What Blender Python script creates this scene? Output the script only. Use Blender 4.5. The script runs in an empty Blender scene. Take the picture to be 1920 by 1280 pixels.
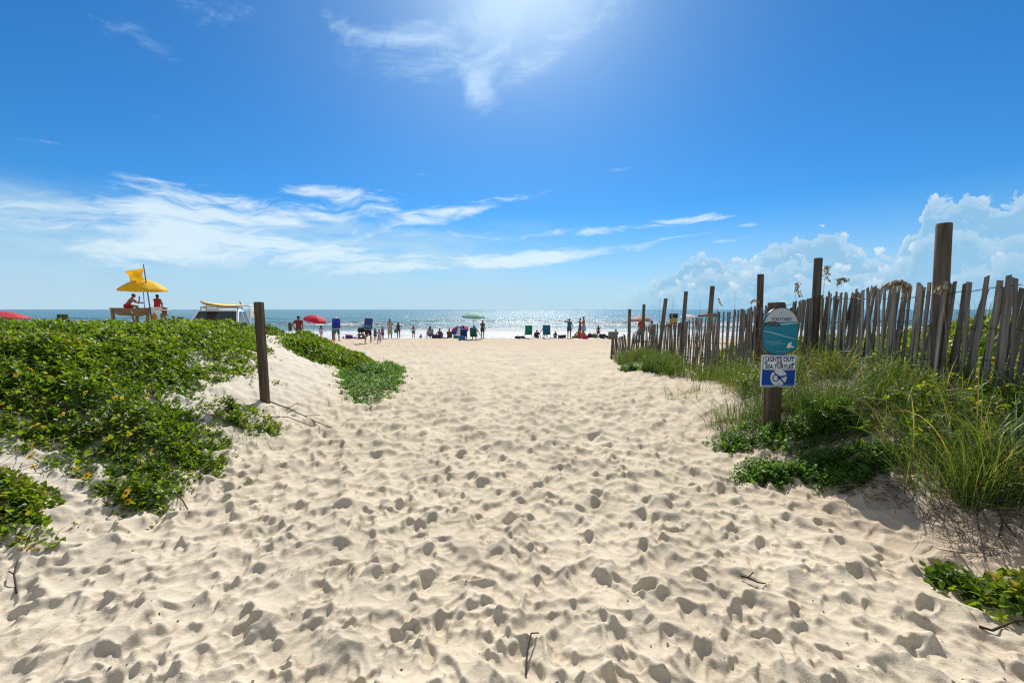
import bpy, math, random
import numpy as np
from mathutils import Vector, Matrix, Euler
R = math.radians
random.seed(7); rng = np.random.default_rng(7)
scene = bpy.context.scene
col = scene.collection
F = 800.0            # focal length in photograph pixels (1920 wide)
CAMZ = 1.6
PITCH = math.atan(60 / F)
SUN_EL, SUN_AZ = 41.0, 3.2

# ------------------------------------------------------------------ noise
def _h(ix, iy, seed):
    n = (ix.astype(np.int64) * 374761393 + iy.astype(np.int64) * 668265263 + seed * 974711) & 0xffffffff
    n = ((n ^ (n >> 13)) * 1274126177) & 0xffffffff
    n = ((n ^ (n >> 16)) * 2246822519) & 0xffffffff
    return ((n ^ (n >> 15)) & 0xffffff) / float(0xffffff)
def vnoise(x, y, seed=0):
    x = np.asarray(x, float); y = np.asarray(y, float)
    ix = np.floor(x); iy = np.floor(y); fx = x - ix; fy = y - iy
    u = fx*fx*fx*(fx*(fx*6-15)+10); v = fy*fy*fy*(fy*(fy*6-15)+10)
    a = _h(ix, iy, seed); b = _h(ix+1, iy, seed); c = _h(ix, iy+1, seed); d = _h(ix+1, iy+1, seed)
    return (a*(1-u)+b*u)*(1-v)+(c*(1-u)+d*u)*v - .5
def fbm(x, y, seed=0, octv=4, gain=.5):
    s = 0; a = 1; t = 0
    for k in range(octv):
        s = s + a*vnoise(x*2**k+k*17.3, y*2**k-k*9.1, seed+k); t += a; a *= gain
    return s/t
def worley(x, y, seed=0):
    ix = np.floor(x); iy = np.floor(y); best = np.full(x.shape, 9.0)
    for dx in (-1, 0, 1):
        for dy in (-1, 0, 1):
            cx = ix+dx; cy = iy+dy
            px = cx + .12+.76*_h(cx, cy, seed); py = cy + .12+.76*_h(cx, cy, seed+77)
            best = np.minimum(best, (x-px)**2+(y-py)**2)
    return best          # squared F1
def ss(a, b, x):
    t = np.clip((np.asarray(x, float)-a)/(b-a), 0, 1)
    return t*t*(3-2*t)

# ------------------------------------------------------------------ terrain
def poly_sd(x, y, poly):
    """signed distance, positive inside"""
    x = np.asarray(x, float); y = np.asarray(y, float)
    d = np.full(x.shape, 1e9); inside = np.zeros(x.shape, bool)
    n = len(poly)
    for i in range(n):
        x0, y0 = poly[i]; x1, y1 = poly[(i+1) % n]
        ex, ey = x1-x0, y1-y0
        t = np.clip(((x-x0)*ex+(y-y0)*ey)/(ex*ex+ey*ey+1e-12), 0, 1)
        d = np.minimum(d, (x-x0-t*ex)**2+(y-y0-t*ey)**2)
        c = ((y0 > y) != (y1 > y)) & (x < ex*(y-y0)/((ey if ey != 0 else 1e-12))+x0)
        inside ^= c
    d = np.sqrt(d)
    return np.where(inside, d, -d)
LEFT_FOOT = [(-3.3,-3),(-2.75,1.5),(-2.45,2.6),(-2.35,4.2),(-2.3,6),(-2.6,8),(-3.2,10),(-3.45,11.5),(-3.9,12.8),(-5.2,14),(-8,14.6),(-14,15.2),(-40,16),(-40,-3)]
RIGHT_FOOT = [(2.9,-3),(2.6,2),(2.35,3.6),(2.25,5),(2.5,6.5),(2.8,8),(2.85,10.5),(2.95,12.5),(3.25,14.6),(5,16.6),(9,18),(40,19),(40,-3)]
def base_z(y):
    y = np.asarray(y, float)
    z = -.03*np.log1p(np.exp((y-8)/1.5))*1.5
    z = z - .085*np.log1p(np.exp((y-36.6)/.6))*.6
    return np.maximum(z, -4.0)
def G(x, y):
    x = np.asarray(x, float); y = np.asarray(y, float)
    z = base_z(y)
    dl = poly_sd(x, y, LEFT_FOOT)
    z = z + (1.04+.10*vnoise(x*.35, y*.35, 5))*ss(0, 3.0, dl)
    dr = poly_sd(x, y, RIGHT_FOOT)
    A = .2+.62*ss(9.5, 6.0, y)
    z = z + A*ss(-.1, 2.3, dr) + .5*ss(5.2, 7.6, x)*ss(15, 11, y)*ss(-2, 1, y)
    z = z + .05*fbm(x*.55, y*.55, 11, 3)*ss(40, 20, y)
    return z
def Gs(x, y): return float(G(np.array([x]), np.array([y]))[0])
CP, SP = math.cos(PITCH), math.sin(PITCH)
def pdir(px, py):
    a, b = (px-960)/F, (640-py)/F
    return Vector((a, CP+b*SP, b*CP-SP))
def pat(px, py, D):
    d = pdir(px, py); k = D/d.y
    return (d.x*k, D, CAMZ+d.z*k)
def pground(px, py, off=0.0, offfn=None):
    d = pdir(px, py)
    t = np.linspace(1.2, 60, 6000)
    X, Y, Z = d.x*t, d.y*t, CAMZ+d.z*t
    h = G(X, Y)+off
    if offfn is not None: h = h+offfn(X, Y)
    i = np.nonzero(Z <= h)[0]
    k = i[0] if len(i) else 5999
    return (float(X[k]), float(Y[k]), float(h[k]))

# ------------------------------------------------------------------ materials
def newmat(name):
    m = bpy.data.materials.new(name); m.use_nodes = True
    nt = m.node_tree; b = nt.nodes['Principled BSDF']
    return m, nt, b
def simple(name, c, rough=.6, metal=0, var=.15, scale=6.0, spec=.4, trans=0.0, bump=0.0, objrand=0.0):
    m, nt, b = newmat(name); L = nt.links.new
    tc = nt.nodes.new('ShaderNodeTexCoord')
    nz = nt.nodes.new('ShaderNodeTexNoise'); nz.inputs['Scale'].default_value = scale; nz.inputs['Detail'].default_value = 5
    L(tc.outputs['Object'], nz.inputs['Vector'])
    mr = nt.nodes.new('ShaderNodeMapRange'); L(nz.outputs['Fac'], mr.inputs[0])
    mr.inputs[1].default_value = .3; mr.inputs[2].default_value = .7
    mr.inputs[3].default_value = 1-var; mr.inputs[4].default_value = 1+var
    fac = mr.outputs[0]
    if objrand:
        oi = nt.nodes.new('ShaderNodeObjectInfo')
        m2 = nt.nodes.new('ShaderNodeMapRange'); L(oi.outputs['Random'], m2.inputs[0])
        m2.inputs[3].default_value = 1-objrand; m2.inputs[4].default_value = 1+objrand
        mm = nt.nodes.new('ShaderNodeMath'); mm.operation = 'MULTIPLY'; L(fac, mm.inputs[0]); L(m2.outputs[0], mm.inputs[1]); fac = mm.outputs[0]
    mx = nt.nodes.new('ShaderNodeVectorMath'); mx.operation = 'SCALE'; mx.inputs[0].default_value = c[:3]
    L(fac, mx.inputs['Scale']); L(mx.outputs[0], b.inputs['Base Color'])
    b.inputs['Roughness'].default_value = rough; b.inputs['Metallic'].default_value = metal
    b.inputs['Specular IOR Level'].default_value = spec
    if bump:
        bp = nt.nodes.new('ShaderNodeBump'); bp.inputs['Strength'].default_value = bump; bp.inputs['Distance'].default_value = .01
        L(nz.outputs['Fac'], bp.inputs['Height']); L(bp.outputs[0], b.inputs['Normal'])
    if trans:
        tr = nt.nodes.new('ShaderNodeBsdfTranslucent'); L(mx.outputs[0], tr.inputs['Color'])
        ms = nt.nodes.new('ShaderNodeMixShader'); ms.inputs[0].default_value = trans
        L(b.outputs[0], ms.inputs[1]); L(tr.outputs[0], ms.inputs[2])
        L(ms.outputs[0], nt.nodes['Material Output'].inputs['Surface'])
    return m
def foliage(name, stops, trans=.4, rough=.42, spec=.5):
    """colour from the per-leaf random attribute 'tint'"""
    m, nt, b = newmat(name); L = nt.links.new
    at = nt.nodes.new('ShaderNodeAttribute'); at.attribute_name = 'tint'
    cr = nt.nodes.new('ShaderNodeValToRGB'); L(at.outputs['Fac'], cr.inputs[0])
    e = cr.color_ramp.elements
    while len(e) < len(stops): e.new(.5)
    for k, (p, c) in enumerate(stops): e[k].position = p; e[k].color = (*c, 1)
    L(cr.outputs[0], b.inputs['Base Color'])
    b.inputs['Roughness'].default_value = rough; b.inputs['Specular IOR Level'].default_value = spec
    g = nt.nodes.new('ShaderNodeVectorMath'); g.operation = 'MULTIPLY'; L(cr.outputs[0], g.inputs[0]); g.inputs[1].default_value = (2.05, 1.9, .55)
    tr = nt.nodes.new('ShaderNodeBsdfTranslucent'); L(g.outputs[0], tr.inputs['Color'])
    ms = nt.nodes.new('ShaderNodeMixShader'); ms.inputs[0].default_value = trans
    L(b.outputs[0], ms.inputs[1]); L(tr.outputs[0], ms.inputs[2])
    L(ms.outputs[0], nt.nodes['Material Output'].inputs['Surface'])
    return m
def wood(name, c1, c2, scale=(40, 40, 3), objrand=.3, bump=.5):
    m, nt, b = newmat(name); L = nt.links.new
    tc = nt.nodes.new('ShaderNodeTexCoord'); mp = nt.nodes.new('ShaderNodeMapping'); mp.inputs['Scale'].default_value = scale
    L(tc.outputs['Object'], mp.inputs['Vector'])
    oi = nt.nodes.new('ShaderNodeObjectInfo')
    ad = nt.nodes.new('ShaderNodeVectorMath'); ad.operation = 'ADD'; L(mp.outputs[0], ad.inputs[0])
    sc = nt.nodes.new('ShaderNodeMath'); sc.operation = 'MULTIPLY'; sc.inputs[1].default_value = 37; L(oi.outputs['Random'], sc.inputs[0]); L(sc.outputs[0], ad.inputs[1])
    nz = nt.nodes.new('ShaderNodeTexNoise'); nz.inputs['Scale'].default_value = 1; nz.inputs['Detail'].default_value = 6; L(ad.outputs[0], nz.inputs['Vector'])
    cr = nt.nodes.new('ShaderNodeValToRGB'); L(nz.outputs['Fac'], cr.inputs[0])
    cr.color_ramp.elements[0].position = .32; cr.color_ramp.elements[0].color = (*c1, 1)
    cr.color_ramp.elements[1].position = .68; cr.color_ramp.elements[1].color = (*c2, 1)
    m2 = nt.nodes.new('ShaderNodeMapRange'); L(oi.outputs['Random'], m2.inputs[0]); m2.inputs[3].default_value = 1-objrand; m2.inputs[4].default_value = 1+objrand
    mx = nt.nodes.new('ShaderNodeVectorMath'); mx.operation = 'SCALE'; L(cr.outputs[0], mx.inputs[0]); L(m2.outputs[0], mx.inputs['Scale'])
    L(mx.outputs[0], b.inputs['Base Color']); b.inputs['Roughness'].default_value = .85; b.inputs['Specular IOR Level'].default_value = .25
    bp = nt.nodes.new('ShaderNodeBump'); bp.inputs['Strength'].default_value = bump; bp.inputs['Distance'].default_value = .006
    L(nz.outputs['Fac'], bp.inputs['Height']); L(bp.outputs[0], b.inputs['Normal'])
    return m
_mc = {}
def cm(c, rough=.65, trans=0.0, metal=0):
    k = (tuple(c), rough, trans, metal)
    if k not in _mc: _mc[k] = simple('cloth_or_paint', c, rough, metal, trans=trans, var=.12, scale=9)
    return _mc[k]

# ------------------------------------------------------------------ mesh building
def mesh_np(name, V, Q, mat=None, parent=None, smooth=True, tint=None, attrs=None):
    """V (n,3), Q (m,4) quads (or (m,3) triangles) -> linked object, fast"""
    V = np.asarray(V, np.float32); Q = np.asarray(Q, np.int32); k = Q.shape[1]
    me = bpy.data.meshes.new(name)
    me.vertices.add(len(V)); me.vertices.foreach_set('co', V.ravel())
    me.loops.add(Q.size); me.loops.foreach_set('vertex_index', Q.ravel())
    me.polygons.add(len(Q)); me.polygons.foreach_set('loop_start', np.arange(0, Q.size, k, dtype=np.int32))
    if smooth: me.polygons.foreach_set('use_smooth', np.ones(len(Q), bool))
    me.update(calc_edges=True)
    if tint is not None:
        a = me.attributes.new('tint', 'FLOAT', 'POINT'); a.data.foreach_set('value', np.asarray(tint, np.float32))
    for n, v in (attrs or {}).items():
        a = me.attributes.new(n, 'FLOAT', 'POINT'); a.data.foreach_set('value', np.asarray(v, np.float32))
    o = bpy.data.objects.new(name, me); col.objects.link(o)
    if mat: me.materials.append(mat)
    if parent: o.parent = parent
    return o
class MB:
    def __init__(s): s.v = []; s.f = []; s.mi = []
    def add(s, vs, fs, mi=0):
        b = len(s.v); s.v += [tuple(p) for p in vs]; s.f += [tuple(b+i for i in f) for f in fs]; s.mi += [mi]*len(fs)
        return s
    def box(s, c, d, rot=None, taper=1.0, mi=0, bev=0.0):
        """bevelled box: chamfer along every vertical-axis edge set when bev>0"""
        hx, hy, hz = d[0]/2, d[1]/2, d[2]/2
        M = Euler(rot).to_matrix() if rot else Matrix.Identity(3)
        c = Vector(c)
        if bev <= 0:
            P = [(-hx,-hy,-hz),(hx,-hy,-hz),(hx,hy,-hz),(-hx,hy,-hz),(-hx*taper,-hy*taper,hz),(hx*taper,-hy*taper,hz),(hx*taper,hy*taper,hz),(-hx*taper,hy*taper,hz)]
            fs = [(0,3,2,1),(4,5,6,7),(0,1,5,4),(1,2,6,5),(2,3,7,6),(3,0,4,7)]
        else:
            b = min(bev, hx*.9, hy*.9, hz*.9); P = []
            for zi, (z, k) in enumerate(((-hz, b), (-hz+b, 0), (hz-b, 0), (hz, b))):
                t = taper if zi > 1 else 1
                X, Y = hx*t-k, hy*t-k
                for sx, sy in ((-1,-1),(1,-1),(1,1),(-1,1)):
                    if sx*sy > 0: P += [(sx*X, sy*(Y-b), z), (sx*(X-b), sy*Y, z)]
                    else: P += [(sx*(X-b), sy*Y, z), (sx*X, sy*(Y-b), z)]
            fs = [tuple(range(7, -1, -1)), tuple(range(24, 32))]
            for r in range(3):
                for i in range(8): fs.append((r*8+i, r*8+(i+1) % 8, r*8+8+(i+1) % 8, r*8+8+i))
        return s.add([c+M@Vector(p) for p in P], fs, mi)
    def tube(s, pts, rad, seg=8, side=None, cap=True, mi=0, rnd=False):
        """pts path, rad number | list of numbers | list of (a,b); 'side' fixes the a axis"""
        pts = [Vector(p) for p in pts]; n = len(pts)
        if not isinstance(rad, (list, tuple)): rad = [rad]*n
        rad = [(r, r) if not isinstance(r, (list, tuple)) else r for r in rad]
        if rnd:   # rounded ends
            t0 = (pts[0]-pts[1]).normalized(); t1 = (pts[-1]-pts[-2]).normalized()
            e0 = min(rad[0]); e1 = min(rad[-1])
            q = lambda r, k: (r[0]*k, r[1]*k)
            pts = [pts[0]+t0*e0*.95, pts[0]+t0*e0*.65] + pts + [pts[-1]+t1*e1*.65, pts[-1]+t1*e1*.95]
            rad = [q(rad[0], .3), q(rad[0], .76)] + list(rad) + [q(rad[-1], .76), q(rad[-1], .3)]; n = len(pts)
        ref = Vector(side) if side is not None else None
        rings = []; prev = None
        for i in range(n):
            t = (pts[min(i+1, n-1)]-pts[max(i-1, 0)])
            t = t.normalized() if t.length > 1e-9 else Vector((0, 0, 1))
            a = ref if ref is not None else (prev if prev is not None else (Vector((1, 0, 0)) if abs(t.x) < .8 else Vector((0, 1, 0))))
            a = a - t*a.dot(t)
            if a.length < 1e-5: a = Vector((0, 1, 0)) - t*t.y
            a.normalize(); b = t.cross(a); prev = a
            ra, rb = rad[i]
            rings.append([pts[i]+a*(ra*math.cos(2*math.pi*k/seg))+b*(rb*math.sin(2*math.pi*k/seg)) for k in range(seg)])
        vs = [p for r in rings for p in r]; fs = []
        for i in range(n-1):
            for k in range(seg): fs.append((i*seg+k, i*seg+(k+1) % seg, (i+1)*seg+(k+1) % seg, (i+1)*seg+k))
        if cap: fs += [tuple(range(seg-1, -1, -1)), tuple(range((n-1)*seg, n*seg))]
        return s.add(vs, fs, mi)
    def ball(s, c, r, seg=12, rings=7, mi=0):
        c = Vector(c); r = (r, r, r) if not isinstance(r, (list, tuple)) else r
        vs = [c+Vector((0, 0, -r[2]))]; fs = []
        for i in range(1, rings):
            a = -math.pi/2+math.pi*i/rings
            for k in range(seg):
                t = 2*math.pi*k/seg; vs.append(c+Vector((r[0]*math.cos(a)*math.cos(t), r[1]*math.cos(a)*math.sin(t), r[2]*math.sin(a))))
        vs.append(c+Vector((0, 0, r[2]))); last = len(vs)-1
        for k in range(seg):
            fs.append((0, 1+(k+1) % seg, 1+k)); fs.append((last, last-seg+k, last-seg+(k+1) % seg))
        for i in range(rings-2):
            for k in range(seg):
                a = 1+i*seg; fs.append((a+k, a+(k+1) % seg, a+seg+(k+1) % seg, a+seg+k))
        return s.add(vs, fs, mi)
    def prism(s, outline, y0, y1, mi=0):
        """outline in (x,z), extruded along y from y0 to y1"""
        n = len(outline)
        vs = [(x, y0, z) for x, z in outline]+[(x, y1, z) for x, z in outline]
        fs = [tuple(range(n)), tuple(range(2*n-1, n-1, -1))]
        for i in range(n): fs.append((i, n+i, n+(i+1) % n, (i+1) % n))
        return s.add(vs, fs, mi)
    def build(s, name, mat, parent=None, smooth=True, angle=40):
        me = bpy.data.meshes.new(name); me.from_pydata(s.v, [], s.f)
        mats = mat if isinstance(mat, (list, tuple)) else [mat]
        for m in mats: me.materials.append(m)
        if len(mats) > 1: me.polygons.foreach_set('material_index', s.mi)
        me.validate(); me.update()
        if smooth:
            me.polygons.foreach_set('use_smooth', np.ones(len(me.polygons), bool))
            try: me.set_sharp_from_angle(angle=R(angle))
            except Exception: pass
        o = bpy.data.objects.new(name, me); col.objects.link(o)
        if parent: o.parent = parent
        return o
def tag(o, label, cat, group=None, kind=None):
    if label: o['label'] = label
    if cat: o['category'] = cat
    if group: o['group'] = group
    if kind: o['kind'] = kind
    return o
def thing(name, label, cat, loc=(0, 0, 0), rz=0, group=None, rot=None):
    o = bpy.data.objects.new(name, None); col.objects.link(o); o.empty_display_size = .2
    o.location = loc; o.rotation_euler = rot if rot else (0, 0, rz)
    return tag(o, label, cat, group)
# ------------------------------------------------------------------ materials of the setting
def sand_material():
    m, nt, b = newmat('sand'); L = nt.links.new; N = nt.nodes.new
    geo = N('ShaderNodeNewGeometry')
    def noise(scale, det=6, rough=.6):
        n = N('ShaderNodeTexNoise'); n.inputs['Scale'].default_value = scale; n.inputs['Detail'].default_value = det; n.inputs['Roughness'].default_value = rough
        L(geo.outputs['Position'], n.inputs['Vector']); return n.outputs['Fac']
    def mix(f, a, c, fac=None):
        mx = N('ShaderNodeMix'); mx.data_type = 'RGBA'
        if hasattr(f, 'links'): L(f, mx.inputs[0])
        else: mx.inputs[0].default_value = f
        for s, v in ((6, a), (7, c)):
            if hasattr(v, 'links'): L(v, mx.inputs[s])
            else: mx.inputs[s].default_value = (*v, 1)
        return mx.outputs[2]
    def ramp(f, a, c):
        r = N('ShaderNodeMapRange'); r.interpolation_type = 'SMOOTHSTEP'; L(f, r.inputs[0]); r.inputs[1].default_value = a; r.inputs[2].default_value = c; return r.outputs[0]
    def attr(n):
        a = N('ShaderNodeAttribute'); a.attribute_name = n; return a.outputs['Fac']
    c = mix(ramp(noise(1.3), .35, .65), SAND_A, SAND_B)
    c = mix(attr('white'), c, SAND_WHITE)
    c = mix(attr('tan'), c, SAND_TAN)
    c = mix(ramp(noise(26, 4), .56, .74), c, (.36, .29, .21))            # darker grains gathered in patches
    g = N('ShaderNodeTexNoise'); g.inputs['Scale'].default_value = 420; g.inputs['Detail'].default_value = 2; L(geo.outputs['Position'], g.inputs['Vector'])
    c = mix(ramp(g.outputs['Fac'], .55, .8), c, (.24, .2, .15))
    L(c, b.inputs['Base Color'])
    b.inputs['Roughness'].default_value = .95; b.inputs['Specular IOR Level'].default_value = .15
    b1 = N('ShaderNodeBump'); b1.inputs['Strength'].default_value = .5; b1.inputs['Distance'].default_value = .010; L(noise(38, 5, .65), b1.inputs['Height'])
    b2 = N('ShaderNodeBump'); b2.inputs['Strength'].default_value = .35; b2.inputs['Distance'].default_value = .003; L(noise(210, 3), b2.inputs['Height']); L(b1.outputs[0], b2.inputs['Normal'])
    L(b2.outputs[0], b.inputs['Normal'])
    return m
SAND_A = (.55, .475, .362); SAND_B = (.455, .39, .295); SAND_WHITE = (.55, .51, .445); SAND_TAN = (.43, .34, .245)
M_SAND = sand_material()

def sand_detail(x, y):
    wx = x+.16*fbm(x*1.7, y*1.7, 21, 3); wy = y+.2*fbm(x*1.5+9, y*1.5, 31, 3)
    amp = .75+.55*np.clip(fbm(x*.45, y*.45, 41, 3)+.5, 0, 1)
    h = .112*np.minimum(worley(wx/.27, wy/.31, 3), .45)*amp
    h = h+.022*np.minimum(worley(wx/.15+4, wy/.16, 8), .5)*amp
    h = h+.042*fbm(x*1.1, y*1.1, 51, 3)+.012*fbm(x*6, y*5, 61, 3, .5)
    h = h*(1+.8*ss(2.6, 7.5, y))
    return h

# ------------------------------------------------------------------ the sand: one sheet, rows closer together near the viewer
us = np.arange(-1.62, 1.6201, .00245)
ds = np.concatenate([np.arange(1290, 56, -1.35), np.arange(56, 20, -2.0)])
ys = 1.6*F/ds
U, Y = np.meshgrid(us, ys); X = U*(Y+.35)
Zm = G(X, Y)
dl = poly_sd(X, Y, LEFT_FOOT); dr = poly_sd(X, Y, RIGHT_FOOT)
trod = (1-.45*ss(.2, 1.6, dl))*(1-.45*ss(.1, 1.2, dr))*ss(70, 30, Y)
H = sand_detail(X, Y)*trod
# footprints, pressed in one after another
nst = 10500
for k in range(nst):
    cy = 1.15+rng.random()**1.5*24; cx = (rng.random()*2-1)*min(3.2+cy*.12, 5)*1.1+rng.normal()*.2-.05
    ang = rng.normal()*.55+(math.pi if rng.random() < .5 else 0)
    big = rng.random()
    Ln = (.06+.06*rng.random())*(1.0 if big < .85 else 1.4); Wd = (.030+.028*rng.random())*(1.0 if big < .85 else 1.5)
    dp = .009+.022*rng.random()**1.9
    kn = .80+.20*min(1, max(0, (cy-1.8)/3.0)); Ln *= kn+.05; Wd *= kn+.05; dp *= kn+.06
    rad = Ln*1.9
    i0, i1 = np.searchsorted(-ds, -1.6*F/max(cy-rad, .9)), np.searchsorted(-ds, -1.6*F/(cy+rad))
    if i1 <= i0: continue
    ym = cy+.35
    j0, j1 = np.searchsorted(us, (cx-rad*1.2)/ym-.05), np.searchsorted(us, (cx+rad*1.2)/ym+.05)
    if j1-j0 < 2 : continue
    sx = X[i0:i1, j0:j1]-cx; sy = Y[i0:i1, j0:j1]-cy
    ca, sa = math.cos(ang), math.sin(ang)
    a = (sx*sa+sy*ca)/Ln; b = (sx*ca-sy*sa)/Wd
    b = b*(1+.28*a)
    r = np.sqrt(a*a+b*b)+.42*vnoise(sx*15+k, sy*15, 71)
    w = ss(1.2, .62, r)
    fl = -dp*(1-.18*a)*trod[i0:i1, j0:j1]
    h = H[i0:i1, j0:j1]
    hm = h.mean()
    H[i0:i1, j0:j1] = np.clip(h*(1-.45*w)+w*(.45*hm*.9+fl)+.25*dp*np.exp(-((r-1.3)/.26)**2)*(.8-.4*np.clip(a, -1.2, 1.2)), hm-.07, hm+.055)
for it in range(1):      # dry sand slumps: spikes settle
    P = np.pad(H, 1, mode='edge')
    H = .4*H+.15*(P[:-2, 1:-1]+P[2:, 1:-1]+P[1:-1, :-2]+P[1:-1, 2:])
Z = Zm+H
n0, n1 = X.shape
idx = np.arange(n0*n1).reshape(n0, n1)
Q = np.stack([idx[:-1, :-1], idx[:-1, 1:], idx[1:, 1:], idx[1:, :-1]], -1).reshape(-1, 4)
white = np.clip(ss(.3, 1.5, dl)*.9+.25*ss(4, 2, Y)*ss(0, -2, X), 0, 1)*(.75+.5*fbm(X*1.5, Y*1.5, 81, 3)) + .0*X
tan = np.clip(ss(-.7, .6, dr)*ss(7, 3.5, Y)*.9+.85*ss(12, 30, Y)+.4*ss(-.2, .8, dr), 0, 1)*(.8+.6*fbm(X*1.2, Y*1.2, 91, 3))
def ground_at(x, y):
    """height of the finished sand, footprints included"""
    i = int(np.clip(np.searchsorted(-ds, -1.6*F/max(y, .95)), 0, n0-1)); j = int(np.clip(np.searchsorted(us, x/(y+.35)), 0, n1-1))
    return float(Z[i, j])
sand = mesh_np('beach_sand', np.stack([X, Y, Z], -1).reshape(-1, 3), Q, M_SAND, attrs={'white': np.clip(white, 0, 1).ravel(), 'tan': np.clip(tan, 0, 1).ravel()})
tag(sand, 'trodden pale sand path with footprints running down to the beach', 'sand', kind='structure')
# the land around it, coarse, a little lower so that it never cuts the trodden sheet
gx = np.linspace(-160, 160, 321); gy = np.linspace(-60, 70, 261)
GX, GY = np.meshgrid(gx, gy); GZ = G(GX, GY)-.22
i2 = np.arange(GX.size).reshape(GX.shape)
Q2 = np.stack([i2[:-1, :-1], i2[:-1, 1:], i2[1:, 1:], i2[1:, :-1]], -1).reshape(-1, 4)
land = mesh_np('ground', np.stack([GX, GY, GZ], -1).reshape(-1, 3), Q2, M_SAND, attrs={'white': np.full(GX.size, .3), 'tan': np.full(GX.size, .3)})
tag(land, 'sandy ground of the dunes and beach around the path', 'ground', kind='structure')

# ------------------------------------------------------------------ the sea
SEA = -2.2
def sea_material():
    m, nt, b = newmat('sea_water'); L = nt.links.new; N = nt.nodes.new
    geo = N('ShaderNodeNewGeometry')
    def mp(scale, rot=0):
        k = N('ShaderNodeMapping'); k.inputs['Scale'].default_value = scale; k.inputs['Rotation'].default_value = (0, 0, rot); L(geo.outputs['Position'], k.inputs['Vector']); return k.outputs[0]
    def noise(vec, det=4, rough=.55, dist=0):
        n = N('ShaderNodeTexNoise'); n.inputs['Scale'].default_value = 1; n.inputs['Detail'].default_value = det; n.inputs['Roughness'].default_value = rough; n.inputs['Distortion'].default_value = dist
        L(vec, n.inputs['Vector']); return n.outputs['Fac']
    def math_(op, a, c):
        k = N('ShaderNodeMath'); k.operation = op
        for i, v in enumerate((a, c)):
            if hasattr(v, 'links'): L(v, k.inputs[i])
            else: k.inputs[i].default_value = v
        return k.outputs[0]
    def ramp(f, a, c, lo=0, hi=1):
        r = N('ShaderNodeMapRange'); r.interpolation_type = 'SMOOTHSTEP'; L(f, r.inputs[0]); r.inputs[1].default_value = a; r.inputs[2].default_value = c; r.inputs[3].default_value = lo; r.inputs[4].default_value = hi; return r.outputs[0]
    at = N('ShaderNodeAttribute'); at.attribute_name = 'foam'; foam0 = at.outputs['Fac']
    n1 = noise(mp((.55, 1.5, 1), .1), 7, .7, .6)
    f = math_('ADD', foam0, math_('MULTIPLY', math_('SUBTRACT', n1, .5), 2.3))
    foam = ramp(f, .36, .70)
    sep = N('ShaderNodeSeparateXYZ'); L(geo.outputs['Position'], sep.inputs[0])
    shallow = ramp(sep.outputs['Y'], 60, 260, 1, 0)
    mx = N('ShaderNodeMix'); mx.data_type = 'RGBA'; L(shallow, mx.inputs[0]); mx.inputs[6].default_value = (.012, .085, .10, 1); mx.inputs[7].default_value = (.085, .13, .115, 1)
    n3 = noise(mp((.02, .07, 1)), 4, .6)
    mv = N('ShaderNodeMix'); mv.data_type = 'RGBA'; L(ramp(n3, .4, .65), mv.inputs[0]); L(mx.outputs[2], mv.inputs[6]); mv.inputs[7].default_value = (.03, .15, .15, 1)
    b.inputs['Roughness'].default_value = .20; b.inputs['IOR'].default_value = 1.33; b.inputs['Specular IOR Level'].default_value = .5
    L(mv.outputs[2], b.inputs['Base Color'])
    w1 = noise(mp((.35, .8, 1), .15), 3, .5); w2 = noise(mp((1.6, 2.6, 1), -.3), 4, .6); w0 = noise(mp((.045, .11, 1), .05), 3, .6)
    b1 = N('ShaderNodeBump'); b1.inputs['Strength'].default_value = 1; b1.inputs['Distance'].default_value = .5; L(w1, b1.inputs['Height']); b0 = N('ShaderNodeBump'); b0.inputs['Strength'].default_value = 1; b0.inputs['Distance'].default_value = 2.2; L(w0, b0.inputs['Height']); L(b0.outputs[0], b1.inputs['Normal'])
    b2 = N('ShaderNodeBump'); b2.inputs['Strength'].default_value = 1; b2.inputs['Distance'].default_value = .2; L(w2, b2.inputs['Height']); L(b1.outputs[0], b2.inputs['Normal'])
    L(b2.outputs[0], b.inputs['Normal'])
    fo = N('ShaderNodeBsdfPrincipled'); fo.inputs['Base Color'].default_value = (.47, .49, .50, 1); fo.inputs['Roughness'].default_value = .8
    fb = N('ShaderNodeBump'); fb.inputs['Strength'].default_value = .8; fb.inputs['Distance'].default_value = .25; L(n1, fb.inputs['Height']); L(fb.outputs[0], fo.inputs['Normal'])
    ms = N('ShaderNodeMixShader'); L(foam, ms.inputs[0]); L(b.outputs[0], ms.inputs[1]); L(fo.outputs[0], ms.inputs[2])
    L(ms.outputs[0], nt.nodes['Material Output'].inputs['Surface'])
    return m
us2 = np.arange(-1.7, 1.7001, .0032)
dd = np.concatenate([np.arange(80, 12, -.22), np.arange(12, 2, -.2), np.geomspace(2, .06, 30)])
ysea = (CAMZ-SEA)*F/dd
U2, YS = np.meshgrid(us2, ysea); XS = U2*YS
rowgap = YS**2/((CAMZ-SEA)*F)*.22
bend = 5*fbm(XS*.012, YS*0+3.1, 101, 3)*2
def breaker(y0, hgt, w, seed, foamy):
    along = np.clip(fbm(XS*.022, YS*0+seed, seed, 3)*2.2+.62, 0, 1)
    t = (YS-(y0+bend+3*fbm(XS*.05, YS*0, seed+5, 2)))/w
    prof = np.where(t < 0, np.exp(-(t*1.9)**2), np.exp(-(t*.8)**2))
    return hgt*along*prof, foamy*along*np.exp(-((t+.55)*1.15)**2)
ZS = SEA + .16*fbm(XS*.16, YS*.33, 111, 3)*ss(9, 1, rowgap)+.3*fbm(XS*.03, YS*.09, 121, 2)*ss(30, 4, rowgap)
foam = .68*ss(98, 62, YS+bend)+.25*fbm(XS*.06, YS*.25, 141, 3)*ss(150, 90, YS)
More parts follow.
